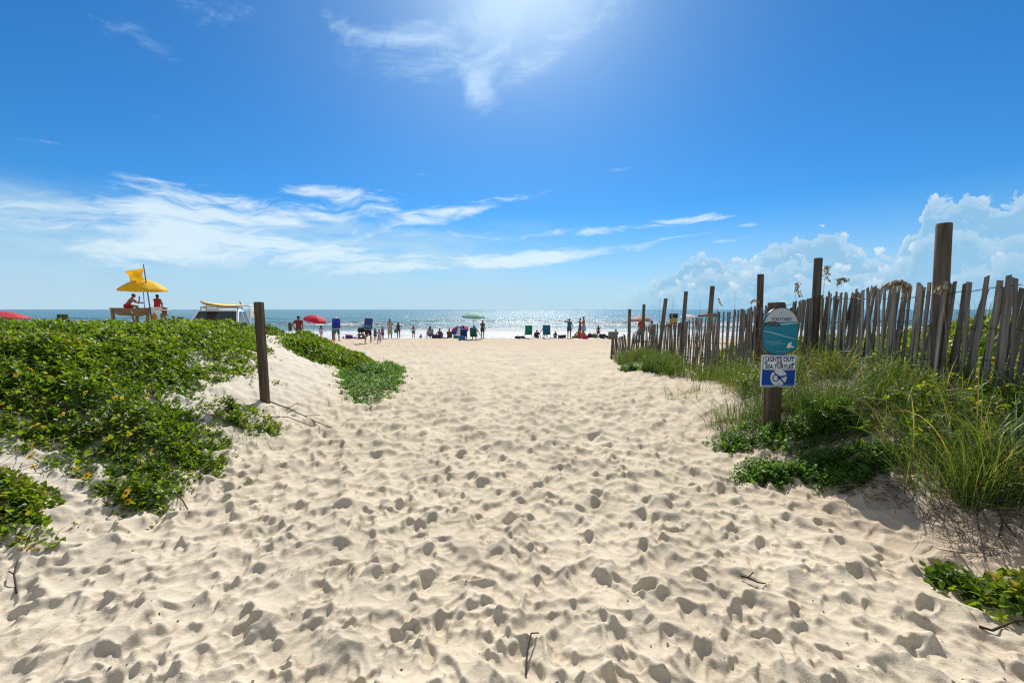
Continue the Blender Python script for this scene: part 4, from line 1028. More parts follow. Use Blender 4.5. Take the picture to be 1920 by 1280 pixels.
for (a, c_) in (((-w2_+.08, 0), .05), ((w2_-.18, -.02), .0)):
    MB().box((a[0]+.04, -.12, deck/2-.06), (.14, .12, deck), bev=.01, rot=(0, R(-3 if c_ else 2), 0)).build('leg', M_PLANK, stand)
for x in (-w2_+.45, w2_-.14): MB().box((x, 1.0, deck/2-.06), (.13, .12, deck), bev=.01).build('leg', M_PLANK, stand)
b = MB(); b.tube([(.0, -.05, deck-.35), (.42, -.05, .3)], [(.03, .06)]*2, 6); b.build('brace', M_PLANK, stand)
MB().tube([(.12, -.215, zt-.12), (.22, -.215, zb+.18)], [(.02, .035)]*2, 6).build('loose_batten', M_WHITEP, stand)
# white seat beside it
x0, x1 = dx(283), dx(308)
for z in (dz(577.5), dz(585)): MB().box(((x0+x1)/2, -.1, z), (x1-x0, .035, .10), bev=.006).build('seat_slat', M_WHITEP, stand)
MB().box(((x0+x1)/2, .25, dz(581)), (x1-x0, .62, .05), bev=.006).build('side_seat', M_WHITEP, stand)
for x in (x0+.03, x1-.06): MB().box((x, -.08, dz(590)/2), (.09, .07, dz(586)), bev=.006).build('leg', M_PLANK if x > x0+.1 else M_WHITEP, stand)
p = s3(302, 585); t = thing('rescue_can', 'orange rescue float hanging under the white lifeguard seat', 'rescue float', s3(290, 600, SD_+.1))
MB().tube([(0, 0, -.32), (0, 0, -.15), (0, 0, .25), (0, 0, .36)], [.08, .13, .12, .05], 12, rnd=True).build('float', cm((.55, .20, .02), .4), t)
MB().tube([(0, 0, .36), (.04, 0, .5), (0, 0, .66)], .01, 6).build('rope', M_WHITEP, t)
# flag
fb = s3(283, 590, SD_-.25); ft = s3(269, 496, SD_-.25)
fl = thing('flag_pole', 'leaning flag pole with a yellow warning flag blowing to the left', 'flag', fb); dv = Vector(ft)-Vector(fb)
MB().tube([(0, 0, -.9) if False else tuple(-dv*.2), tuple(dv*.5), tuple(dv)], [.032, .028, .022], 10, rnd=True).build('pole', M_DPOLE, fl)
b = MB(); nu, nv = 18, 12; vs = []
TLp, TRp, BRp, BLp = [Vector(s3(px, py, SD_-.25))-Vector(fb) for px, py in ((231, 510), (268, 502), (272, 524), (246, 532))]
for i in range(nu+1):
    for j in range(nv+1):
        u, v = i/nu, j/nv
        q = (TRp*(1-v)+BRp*v)*(1-u)+(TLp*(1-v)+BLp*v)*u
        pinch = .10*math.sin(math.pi*v)*(1-u)**2
        q = q+Vector((-pinch, .16*math.sin(u*7+v*2.2)*u**.6+.05*math.sin(v*6), .05*math.sin(math.pi*u)*(v-.3)))
        vs.append(q)
fs = [(i*(nv+1)+j, (i+1)*(nv+1)+j, (i+1)*(nv+1)+j+1, i*(nv+1)+j+1) for i in range(nu) for j in range(nv)]
o = b.add(vs, fs).build('flag_cloth', cm((.86, .62, .02), .75, .5), fl); o.modifiers.new('cloth', 'SOLIDIFY').thickness = .005
ub = s3(271, 577, SD_+.15); ua = s3(268, 524, SD_+.15)
umbrella('yellow umbrella shading the lifeguard stand', (ub[0], ub[1], ub[2]), 37/F*SD_, ua[2]-ub[2], [(.87, .60, .012)], tilt=(4, 3), drop=.50, pole=M_DPOLE)
person('shirtless person in red trunks leaning forward on the lifeguard stand', (s3(230, 577)[0], SD_+.25, gz+deck), 1.78, 'perch', yaw=-62, skin='tan', hair=(DKH, 'short'), wear=[('trunks', (.42, .012, .02))], arms=('chin', 'knees'), lean=.55)
person('person in a red tank top sitting upright on the white lifeguard seat', (s3(285, 577)[0], SD_+.35, gz+dz(581)+.03), 1.7, 'perch', yaw=0, skin='brown', hair=(DKH, 'short'), wear=[('tank', (.40, .012, .02)), ('trunks', (.30, .01, .015))], arms=('knees', 'hips'), lean=.06)
q = at_sand(310, 25.5)
person('dark haired person standing behind the right end of the lifeguard stand', (q[0], q[1], pat(310, 593, 25.5)[2]-1.66), 1.68, 'stand', skin='brown', hair=(DKH, 'bob'), wear=[('shirt', (.05, .05, .06)), ('shorts', (.04, .04, .05))])

# ------------------------------------------------------------------ rescue truck, facing the dune
TD = 17.0; tx = (414-960)/F*TD; tz = Gs(tx, TD)
truck = thing('pickup_truck', 'white lifeguard pickup truck with a roof rack behind the left dune', 'truck', (tx, TD, pat(422, 581, TD)[2]-1.80), R(-162))
M_TP = simple('truck_paint', (.78, .79, .80), .25, var=.02, spec=.6); M_GLASS = simple('truck_glass', (.012, .02, .026), .08, var=.02, spec=.6); M_RUB = simple('tyre_rubber', (.02, .02, .02), .85); M_CHR = simple('chrome', (.55, .55, .55), .2, 1)
def loft(b, secs, mi=0):
    n = len(secs[0]); vs = [p for s_ in secs for p in s_]; fs = [tuple(range(n-1, -1, -1)), tuple(range((len(secs)-1)*n, len(secs)*n))]
    for i in range(len(secs)-1):
        for k in range(n): fs.append((i*n+k, i*n+(k+1) % n, (i+1)*n+(k+1) % n, (i+1)*n+k))
    b.add(vs, fs, mi)
def sec(y, w, z0, z1, t=.9): return [(-w/2, y, z0), (w/2, y, z0), (w/2*1.02, y, z0+(z1-z0)*.6), (w/2*t, y, z1), (-w/2*t, y, z1), (-w/2*1.02, y, z0+(z1-z0)*.6)]
b = MB(); loft(b, [sec(2.55, 1.70, .5, .95), sec(2.45, 1.82, .42, 1.04), sec(1.05, 1.86, .42, 1.12), sec(.9, 1.86, .42, 1.14), sec(-2.5, 1.86, .45, 1.12), sec(-2.6, 1.80, .5, 1.10)]); body = b.build('body', M_TP, truck)
b = MB(); b.box((0, -1.6, 1.13), (1.55, 1.7, .06)); b.build('bed_liner', M_RUB, body)
def cabq(y, w, z): return [(-w/2, y, z), (w/2, y, z)]
b = MB()   # cab: posts, roof; the glass sits between
R0 = dict(f=(.95, 1.66, 1.13), tf=(.25, 1.36, 1.74), tr=(-.70, 1.36, 1.76), r=(-.88, 1.66, 1.13))
loft(b, [[(-.68, .26, 1.72), (.68, .26, 1.72), (.60, .20, 1.80), (-.60, .20, 1.80)], [(-.70, -.2, 1.74), (.70, -.2, 1.74), (.62, -.2, 1.83), (-.62, -.2, 1.83)], [(-.68, -.72, 1.72), (.68, -.72, 1.72), (.60, -.66, 1.80), (-.60, -.66, 1.80)]])
for sx in (-1, 1):
    b.tube([(sx*.82, .95, 1.12), (sx*.67, .25, 1.75)], .05, 6); b.tube([(sx*.84, -.86, 1.12), (sx*.68, -.70, 1.75)], .06, 6); b.tube([(sx*.85, -.08, 1.12), (sx*.70, -.10, 1.75)], .035, 6)
b.build('cab', M_TP, truck)
def quad(pts, name, m, th=.012):
    vs = [Vector(p) for p in pts]; nr = (vs[1]-vs[0]).cross(vs[2]-vs[0]).normalized()*th
    b = MB(); n = len(vs); b.add(vs+[v-nr for v in vs], [tuple(range(n)), tuple(range(2*n-1, n-1, -1))]+[(i, n+i, n+(i+1) % n, (i+1) % n) for i in range(n)]); return b.build(name, m, truck, smooth=False)
quad([(-.80, .95, 1.13), (.80, .95, 1.13), (.65, .26, 1.74), (-.65, .26, 1.74)], 'windscreen', M_GLASS)
quad([(.80, -.87, 1.13), (-.80, -.87, 1.13), (-.65, -.71, 1.73), (.65, -.71, 1.73)], 'rear_window', M_GLASS)
for sx in (-1, 1):
    quad([(sx*.845, .86, 1.14), (sx*.85, -.06, 1.14), (sx*.70, -.08, 1.73), (sx*.69, .27, 1.73)][::sx], 'side_window', M_GLASS)
    quad([(sx*.85, -.10, 1.14), (sx*.845, -.82, 1.14), (sx*.69, -.68, 1.73), (sx*.70, -.12, 1.73)][::sx], 'side_window', M_GLASS)
    b = MB(); b.box((sx*1.0, .78, 1.24), (.20, .10, .16), bev=.03); b.tube([(sx*.84, .78, 1.2), (sx*.95, .78, 1.22)], .02, 6); b.build('mirror', M_RUB, truck)
    b = MB(); b.box((sx*.66, 2.52, .84), (.34, .06, .16), bev=.02); b.build('headlight', simple('lamp_lens', (.5, .5, .5), .1), truck)
    for y in (1.65, -1.65):
        w = MB(); w.tube([(sx*.78, y, .38), (sx*.96, y, .38)], [.38, .38], 24); w = w.build('wheel', M_RUB, truck)
        MB().tube([(sx*.9, y, .38), (sx*.975, y, .38)], [.22, .19], 18).build('rim', M_CHR, w)
b = MB(); b.box((0, 2.60, .52), (1.78, .12, .20), bev=.03); b.build('bumper', M_RUB, truck)
b = MB(); b.box((0, 2.54, .80), (.9, .05, .20), bev=.02); b.build('grille', M_RUB, truck)
b = MB()
for y in (.05, -.55):
    b.tube([(-.62, y, 1.80), (-.64, y, 1.90), (.64, y, 1.90), (.62, y, 1.80)], .022, 8)
for sx in (-1, 1): b.tube([(sx*.58, .10, 1.905), (sx*.58, -.62, 1.905)], .018, 8)
b.build('roof_rack', M_RUB, truck)
b = MB()   # rack over the bed
for y in (-1.0, -2.45):
    for sx in (-1, 1): b.tube([(sx*.80, y, 1.08), (sx*.80, y, 1.98)], .028, 8)
    b.tube([(-.80, y, 1.98), (.80, y, 1.98)], .028, 8)
for sx in (-1, 1):
    for z in (1.98, 1.86): b.tube([(sx*.80, -.8, z), (sx*.80, -2.6, z)], .026, 8)
b.build('bed_rack', M_WHITEP, truck)
for sx in (-1, 1):
    pb = MB(); pb.box((sx*.815, -1.72, 1.62), (.03, 1.46, .36), bev=.01); pb = pb.build('rack_panel', simple('pale_panel', (.50, .50, .45), .6), truck)
    for k in range(9): MB().tube([(sx*.80, -1.1-k*.155, 1.50), (sx*.834, -1.1-k*.155, 1.50)], .022, 8).build('panel_hole', M_RUB, pb)
    MB().box((sx*.832, -1.72, 1.66), (.006, .5, .08)).build('lettering_strip', M_RUB, pb)
M_tr = Matrix.Translation(truck.location) @ Matrix.Rotation(R(-162), 4, 'Z')
q = M_tr @ Vector((.05, -.75, 1.985))
sb = thing('rescue_board', 'yellow rescue surfboard lying on the truck roof rack', 'surfboard', q, R(-185+10))
b = MB(); b.tube([(0, -1.45, .03), (0, -1.3, .01), (0, -.7, 0), (0, .2, 0), (0, .95, .03), (0, 1.4, .10), (0, 1.55, .15)], [(.05, .02), (.16, .04), (.27, .055), (.29, .055), (.22, .05), (.09, .03), (.02, .015)], 16, (1, 0, 0), rnd=True); b.build('board', cm((.74, .42, .03), .6), sb)
b = MB(); b.prism([(-.0, .0), (.12, .0), (.16, .16), (.10, .13)], -.006, .006); o = b.build('fin', cm((.25, .08, .02), .4), sb); o.location = (0, -1.3, .04); o.rotation_euler = (0, 0, R(90))
MB().box((0, .1, .055), (.05, 1.6, .012)).build('stripe', cm((.5, .08, .02), .4), sb)

# ------------------------------------------------------------------ the beach, left to right
q = at_sand(2, 31); umbrella('red umbrella at the far left edge, low behind the creeper', q, 1.45, pat(2, 584, 31)[2]-q[2], [(.62, .04, .07)], drop=.28, tilt=(0, 3))
q = at_sand(560, 27.5)
person('person in a dark hat and maroon shirt beside the tilted red umbrella', q, 1.78, 'stand', yaw=20, skin='brown', hair=(DKH, 'short'), wear=[('shirt', (.16, .02, .035)), ('shorts', (.04, .04, .05)), ('hat', (.02, .02, .025))], arms=('hips', 'down'), lean=-.04)
q = at_sand(548, 28.5); t = thing('windbreak', 'small dark and white screen standing left of the maroon shirted person', 'screen', (q[0], q[1], q[2]+.1))
MB().box((-.15, 0, .95), (.22, .04, .55), bev=.01).build('dark_panel', cm((.03, .05, .04)), t); MB().box((.15, .02, 1.0), (.4, .03, .34), bev=.01).build('white_panel', cm((.6, .62, .6)), t)
for x in (-.26, .35): MB().tube([(x, 0, -.3), (x, 0, 1.25)], .015, 8).build('stake', M_POLE, t)
q = at_sand(583, 31); umbrella('tilted red beach umbrella planted low in front of the surf', (q[0], q[1], q[2]+.0), .80, pat(583, 589.5, 31)[2]-q[2]+.02, [(.68, .03, .075), (.74, .05, .10)], tilt=(6, 14), drop=.42)
q = at_sand(602, 35.0); person('small girl with long dark hair in a pale grey swimsuit near the red umbrella', q, 1.12, 'walk', yaw=35, skin='tan', hair=(DKH, 'long'), wear=[('onepiece', (.42, .42, .46)), ('skirt', (.36, .36, .40))], arms=('down', 'out'), female=True, child=True)
def chair_on_back(px, py, D, c, label, rz, w, h, pouch=None, ty=0):
    p = pat(px, py, D); return folded_chair(label, (p[0], D-.24, p[2]), 0, c, (R(-6), R(ty), R(rz)), w, h, pouch)
q = at_sand(630.5, 29.0); person('person in teal shorts and white cap carrying a blue folded chair on the back', q, 1.74, 'walk', yaw=4, skin='pink', hair=((.3, .28, .25), 'short'), wear=[('tank', (.05, .06, .10)), ('shorts', (.02, .16, .18)), ('cap', (.72, .72, .72))], arms=('strap', 'hand'))
chair_on_back(633, 606.5, 29.0, (.012, .035, .36), 'royal blue folded chair carried upright on the back of a person in teal shorts', 4, .56, .72)
q = at_sand(625, 31); t = thing('rolled_mat', 'dark upright rolled beach mat beside the person with the royal blue chair', 'beach mat', (q[0], q[1], q[2]))
MB().tube([(0, 0, .02), (0, 0, .6), (.02, 0, 1.5)], [.11, .12, .11], 14).build('roll', cm((.03, .035, .06)), t); MB().tube([(0, 0, .7), (0, 0, .76)], .127, 14).build('tie', cm((.4, .4, .4)), t)
q = at_sand(690, 26.8); person('person in a white top and black skirt stooping under a blue backpack chair', q, 1.68, 'walk', yaw=-3, skin='pink', hair=(DKH, 'short'), wear=[('tank', (.62, .62, .62)), ('shorts', (.012, .012, .016)), ('skirt', (.012, .012, .016))], arms=('out', 'strap'), lean=.22, female=True)
chair_on_back(693, 607, 26.95, (.02, .05, .20), 'dark blue backpack chair with a light blue pouch on a stooping person', -8, .56, .74, (.03, .16, .34), 5)
q = at_sand(677, 26.7); bag('black shoulder bag held by the person carrying the dark blue backpack chair', (q[0], q[1], pat(677, 623, 26.7)[2]), 10, (.012, .012, .015), (.42, .2, .28))
q = at_sand(710.5, 26.6); person('toddler in a lilac pink dress walking beside the black skirted person', q, .92, 'walk', yaw=-10, skin='light', hair=(BRH, 'short'), wear=[('dress', (.42, .28, .36))], arms=('hand', 'down'), child=True, female=True)
q = at_sand(703, 31); person('small child in navy behind the toddler in pink', q, .95, 'stand', yaw=60, skin='tan', hair=(BRH, 'short'), wear=[('shirt', (.08, .08, .16)), ('shorts', (.05, .06, .12))], child=True)
q = at_sand(717, 33); person('child in a purple shirt standing right of the toddler in pink', q, 1.02, 'stand', yaw=-30, skin='tan', hair=(DKH, 'short'), wear=[('shirt', (.16, .10, .20)), ('shorts', (.06, .04, .10))], child=True)
q = at_sand(654, 34); cooler('purple soft cooler standing on the sand left of the surf bathers', q, 5, (.10, .05, .16), (.14, .08, .20), (.5, .32, .36))
q = at_sand(666, 34.2); towel('dark purple towel spread on the sand beside the purple cooler', q, 8, (.10, .04, .09), (1.3, .8), lump=.16)
q = at_sand(683, 34.3); person('person lying propped on a towel to the right of the purple cooler', q, 1.6, 'ground', yaw=-75, skin='tan', hair=(DKH, 'bob'), wear=[('onepiece', (.12, .06, .12))], arms=('back', 'knees'), lean=-.5, female=True)
person('slim bather standing in the surf left of the person with the backpack chair', in_surf(673, 51, .35), 1.5, 'stand', skin='brown', hair=(DKH, 'bun'), wear=[('onepiece', (.03, .03, .05))], arms=('hips', 'front'), female=True)
person('dark bather half hidden in the white surf right of the teal shorts', in_surf(643, 52, .55), 1.1, 'stand', skin='brown', hair=(DKH, 'short'), wear=[('trunks', (.03, .03, .06))], child=True)
q = at_sand(731, 34.6); person('person in a beige shirt dress with black leggings watching the sea', q, 1.68, 'stand', skin='brown', hair=(DKH, 'bun'), wear=[('dress', (.36, .31, .24)), ('pants', (.015, .015, .02))], arms=('clasp', 'clasp'), female=True)
q = at_sand(747, 35); person('slender girl with dark hair standing right of the beige dress', q, 1.38, 'stand', yaw=25, skin='brown', hair=(DKH, 'bob'), wear=[('onepiece', (.10, .05, .06))], arms=('down', 'hips'), female=True)
q = at_sand(742.5, 34.8); bag('green bag hanging at the side of the slender girl', (q[0], q[1], q[2]+.5), 20, (.05, .16, .07), (.3, .14, .3))
person('shirtless boy in dark trunks standing alone at the edge of the surf', (at_sand(775, 37.2)), 1.15, 'stand', skin='tan', hair=(BRH, 'short'), wear=[('trunks', (.06, .09, .12))], arms=('hips', 'hips'), child=True)
person('toddler sitting at the water between the shirtless boy and the seated group', (at_sand(789, 37.0)), .8, 'ground', yaw=30, skin='tan', hair=(BLH, 'short'), wear=[('shirt', (.3, .3, .32))], arms=('knees', 'knees'), child=True)
q = at_sand(806, 35.6); beach_chair('lavender low beach chair under the tallest person of the seated group', q, 6, (.30, .28, .42), (.3, .28, .4), .22, .40, 12)
person('tall dark haired person in the lavender beach chair', (q[0], q[1]+.02, q[2]+.2), 1.75, 'sit', yaw=-5, skin='tan', hair=(DKH, 'long'), wear=[('shirt', (.26, .22, .20)), ('shorts', (.05, .05, .08))], arms=('knees', 'knees'), lean=.12, female=True)
q = at_sand(824.5, 35.8); person('person in a purple top seated on the sand in the middle of the group', q, 1.7, 'ground', skin='brown', hair=(DKH, 'bun'), wear=[('tank', (.12, .04, .20)), ('bottom', (.08, .03, .15))], arms=('back', 'back'), lean=-.10, female=True)
q = at_sand(842, 35.9); person('person with a dark brown back seated on the sand beside the striped umbrella', q, 1.66, 'ground', skin='brown', hair=(BRH, 'short'), wear=[('trunks', (.10, .06, .06))], arms=('knees', 'back'), lean=.05)
q = at_sand(815.5, 35.4); bag('dark blue bag on the sand between the lavender chair and the purple top', q, 12, (.04, .04, .10), (.5, .3, .36))
q = at_sand(833.5, 35.5); towel('dark striped towel bunched up between the two persons seated on the sand', q, 10, (.10, .05, .10), (.9, .6), lump=.34)
q = at_sand(872, 36.6); umbrella('red white and blue panelled umbrella tipped over on the sand', (q[0]-.30, q[1]+.2, q[2]+.1), .78, 1.10, [(.10, .16, .58), (.78, .78, .80), (.10, .16, .58), (.62, .04, .08)], tilt=(24, -20), drop=.42, yaw=20)
q = at_sand(856, 35.2); cooler('green cooler box behind the blue cooler', q, 0, (.02, .20, .10), (.03, .24, .12), (.5, .34, .32))
q = at_sand(869, 32.8); beach_chair('blue low beach chair with a dark shirted person in it under the mint umbrella', q, 8, (.02, .06, .26), None, .24, .62, 18)
person('person in a dark shirt reclining in the blue low beach chair', (q[0], q[1]+.04, q[2]+.24), 1.75, 'sit', yaw=-8, skin='tan', hair=(DKH, 'short'), wear=[('shirt', (.10, .10, .16)), ('shorts', (.05, .05, .08))], arms=('knees', 'front'), lean=-.18)
q = at_sand(866, 32.0); cooler('bright blue cooler box on the sand behind the blue chair', q, -4, (.02, .14, .44), (.03, .18, .5), (.46, .32, .30))
q = at_sand(888, 32.6); beach_chair('teal floral beach chair under the mint umbrella pole', q, -4, (.03, .14, .15), None, .26, .72, 16)
person('person in a cap sitting in the teal floral beach chair', (q[0]+.03, q[1]+.06, q[2]+.26), 1.74, 'sit', yaw=4, skin='tan', hair=(DKH, 'short'), wear=[('shirt', (.20, .24, .28)), ('shorts', (.05, .06, .08)), ('cap', (.05, .05, .07))], arms=('knees', 'out'), lean=-.14)
q = at_sand(886, 33.6); umbrella('pale mint beach umbrella standing tall over the low chairs', q, 21.5/F*33.6*1.02, pat(886, 586, 33.6)[2]-q[2], [(.30, .58, .48), (.36, .64, .54)], drop=.34, tilt=(4, 3))
q = at_sand(904.5, 35); person('shirtless person in black trunks standing right of the mint umbrella', q, 1.55, 'stand', yaw=-20, skin='brown', hair=(DKH, 'short'), wear=[('trunks', (.02, .02, .03))], arms=('front', 'down'), lean=.06)
q = at_sand(971, 35.4); bag('dark duffel bag at the left end of the mats by the green chair', q, 10, (.03, .03, .04), (.5, .26, .22))
q = at_sand(978, 35.5); towel('rumpled dark towel heaped left of the green chair', q, 8, (.05, .05, .07), (.8, .6), lump=.30)
q = at_sand(991, 35.2); beach_chair('empty bright green beach chair facing the sea', q, 4, (.01, .24, .15), (.01, .20, .13), .34, .80, 10, w=.58)
q = at_sand(992, 34.6); towel('brown mat laid on the sand behind the green chair', q, 2, (.09, .07, .07), (1.6, .8), lump=.04)
q = at_sand(1007.5, 35.2); person('dark shirted person seated on the sand between the green and blue chairs', q, 1.5, 'ground', yaw=15, skin='tan', hair=(BRH, 'bob'), wear=[('shirt', (.05, .04, .05)), ('shorts', (.08, .07, .07))], arms=('knees', 'back'), lean=.22)
q = at_sand(1025, 34.8); beach_chair('blue and teal high backed beach chair facing the surf', q, -6, (.01, .16, .30), (.02, .06, .24), .36, .82, 12, w=.60)
person('person in a navy top leaning in the blue and teal chair', (q[0]-.08, q[1]+.05, q[2]+.34), 1.72, 'sit', yaw=-4, skin='brown', hair=(DKH, 'short'), wear=[('shirt', (.03, .06, .22)), ('shorts', (.10, .12, .22))], arms=('out', 'knees'), lean=-.08)
q = at_sand(1036, 34.5); towel('black rolled mat stretched along the sand right of the blue chair', q, 2, (.02, .02, .024), (1.7, .5), lump=.10)
person('small person seated at the water right of the blue and teal chair', at_sand(1041.5, 36.6), 1.25, 'ground', skin='brown', hair=(DKH, 'long'), wear=[('tank', (.18, .18, .2))], arms=('knees', 'knees'), female=True)
q = at_sand(1054, 36.0); cooler('dark grey cooler on the sand in front of a standing child', q, 0, (.04, .04, .045), (.05, .05, .055), (.62, .36, .34))
person('thin child standing in the surf behind the dark grey cooler', in_surf(1053, 48, .15), 1.15, 'stand', skin='brown', hair=(DKH, 'bun'), wear=[('onepiece', (.08, .06, .06))], child=True, female=True)
q = at_sand(1067.5, 35.0); person('person in a blue swim top shading the eyes with the left hand', q, 1.70, 'stand', yaw=0, skin='brown', hair=(DKH, 'short'), wear=[('tank', (.01, .13, .26)), ('trunks', (.03, .05, .10))], arms=('brow', 'down'))
q = at_sand(1087.5, 36.2); person('shirtless person facing the companion in the light blue wrap', (q[0], q[1], q[2]+.15), 1.62, 'stand', yaw=-80, skin='tan', hair=(DKH, 'short'), wear=[('trunks', (.06, .06, .08))], arms=('front', 'hips'))
q = at_sand(1094.5, 35.8); person('tall person in a light blue wrap skirt standing by the red bag', (q[0], q[1], q[2]+.1), 1.78, 'stand', yaw=60, skin='tan', hair=(DKH, 'short'), wear=[('towel', (.16, .36, .46)), ('top', (.2, .05, .05))], arms=('hips', 'front'), female=True)
q = at_sand(1086, 35.1); person('person in orange red swimwear seated on the sand below the standing couple', q, 1.66, 'ground', yaw=20, skin='tan', hair=(DKH, 'short'), wear=[('onepiece', (.45, .06, .03))], arms=('knees', 'back'), lean=.1, female=True)
q = at_sand(1093, 34.6); person('second seated person in coral swimwear next to the red bag', q, 1.5, 'ground', yaw=-15, skin='pink', hair=(BRH, 'bob'), wear=[('onepiece', (.5, .10, .07))], arms=('knees', 'knees'), lean=.25, female=True)
q = at_sand(1098, 33.9); bag('deep red beach bag on the sand in front of the standing couple', q, 6, (.42, .02, .06), (.44, .24, .32))
q = at_sand(1077.5, 35.6); bag('lime green bag next to the person shading the eyes', q, 0, (.12, .22, .04), (.46, .26, .2))
q = at_sand(1069, 34.6); towel('orange towel under the feet of the person shading the eyes', q, 0, (.40, .14, .05), (.9, .6), lump=.04)
q = at_sand(1089, 34.3); towel('white towel spread left of the red bag', q, 4, (.72, .72, .70), (1.1, .7), lump=.03)
q = at_sand(1117, 34.8); towel('long white towel spread between the red bag and the fence end', q, -3, (.72, .72, .70), (1.9, .8), lump=.03)
q = at_sand(1106, 36.2); bag('dark blue bag behind the long white towel', q, 0, (.03, .03, .06), (.34, .22, .42))
q = at_sand(1114.5, 35.6); bag('olive green square bag on the long white towel', q, 0, (.10, .12, .04), (.5, .28, .4))
person('child standing behind the olive bag with the surf beyond', at_sand(1122, 37.2), 1.15, 'stand', skin='brown', hair=(DKH, 'short'), wear=[('trunks', (.06, .05, .05))], child=True)
q = at_sand(1131, 34.6); towel('black blanket crumpled on the sand left of the fence end board', q, 10, (.025, .025, .035), (1.1, .8), lump=.42)
q = at_sand(1155, 36.0); person('dark clothed person seated on the sand seen through the fence end', q, 1.6, 'ground', skin='brown', hair=(DKH, 'short'), wear=[('shirt', (.04, .04, .05)), ('shorts', (.05, .05, .06))], arms=('knees', 'knees'))
# behind the fence
q = at_sand(1201, 30); umbrella('salmon pink umbrella behind the far fence posts', q, 20/F*30, pat(1201, 592.5, 30)[2]-q[2], [(.52, .22, .17), (.60, .28, .22)], drop=.30, tilt=(4, -2))
q = at_sand(1203, 29.6); person('person in a red shirt under the salmon pink umbrella', (q[0], q[1], pat(1203, 596, 29.6)[2]-1.72), 1.72, 'stand', skin='brown', hair=(DKH, 'short'), wear=[('shirt', (.36, .03, .03)), ('shorts', (.05, .05, .06))])
q = at_sand(1222, 29.8); person('person in a white shirt right of the salmon pink umbrella', (q[0], q[1], pat(1222, 600, 29.8)[2]-1.5), 1.5, 'stand', yaw=-30, skin='brown', hair=(DKH, 'short'), wear=[('shirt', (.65, .65, .65)), ('shorts', (.05, .05, .06))])
q = at_sand(1290, 31); umbrella('white umbrella top showing over the fence right of the dark board', q, 17/F*31, pat(1290, 589.5, 31)[2]-q[2], [(.72, .72, .72)], drop=.34)
q = at_sand(1328, 29); umbrella('brown umbrella top showing over the fence near the taller post', q, 19/F*29, pat(1326, 585, 29)[2]-q[2], [(.12, .07, .055)], drop=.32)
p = pat(1263, 592, 15.2); t = thing('notice_board', 'dark notice board with a yellow panel standing behind the fence', 'board', (p[0], 15.2, p[2]))
MB().box((0, 0, 0), (.30, .03, .16), bev=.006).build('dark_panel', cm((.025, .03, .012)), t); MB().box((0, 0, -.20), (.26, .025, .22), bev=.006).build('yellow_panel', cm((.42, .30, .04)), t)
MB().box((-.06, -.017, .005), (.07, .006, .05)).build('marking', cm((.45, .45, .4)), t)
for x in (-.1, .1): MB().box((x, .025, -.75), (.04, .03, 1.5)).build('stake', M_POST, t)
# ------------------------------------------------------------------ flowers
M_PETAL = foliage('petal', [(0, (.80, .50, .01)), (1, (.88, .64, .02))], trans=.12, rough=.5)
M_DISC = simple('flower_disc', (.09, .035, .012), .8)
FL = [(4,757,'at the left picture edge'),(31,703,''),(66,797,''),(58,837,''),(57,856,''),(62,874,''),(93,708,''),(115,778,''),(141,880,''),(163,893,''),(190,848,''),(200,824,''),(240,942,''),(242,815,''),(282,845,''),(160,735,''),(215,745,''),(275,742,''),(350,832,'')]
def flower(loc, r, aim, label):
    t = thing('flower', label, 'flower', loc, group='yellow flowers on the creeper'); t.rotation_euler = aim
    ge = Geo(); n = 14; a = np.arange(n)*2*math.pi/n+rng.normal(size=n)*.06
    P = np.stack([np.cos(a)*r*.22, np.sin(a)*r*.22, np.zeros(n)], -1); ge.leaves(P, np.full(n, r*.85), a, .12+.1*rng.normal(size=n), rng.normal(size=n)*.1, rng.random(n), .75)
    ge.build('petals', M_PETAL, t)
    MB().ball((0, 0, .004), (r*.30, r*.30, r*.16), 12, 6).build('disc', M_DISC, t)
    MB().tube([(0, 0, 0), (.01, 0, -.08), (.0, .01, -.22)], .003, 5).build('stem', M_BUSH, t)
for k, (px, py, wh) in enumerate(FL):
    q = pground(px, py, .03, hv_main); d = Vector((0, 0, CAMZ))-Vector(q); d.normalize(); q = Vector(q)+d*.05
    r_ = .025*(.8+.5*((k*7) % 5)/5)
    nb = ['with the dark disc facing the viewer', 'tilted up among the leaves'][k % 2]
    flower(q, r_, (R(35+18*math.sin(k*2.3)), R(14*math.sin(k*1.7)), R(-8+20*math.sin(k*3.1))), 'yellow daisy like flower on the green creeper of the left dune')
c0 = pground(242, 935, .1); flower((c0[0], c0[1]-.02, c0[2]+.05), .036, (R(55), 0, R(-20)), 'largest yellow flower, on the small runner at the creeper foot')
bpy.context.scene.objects[-1] if False else None
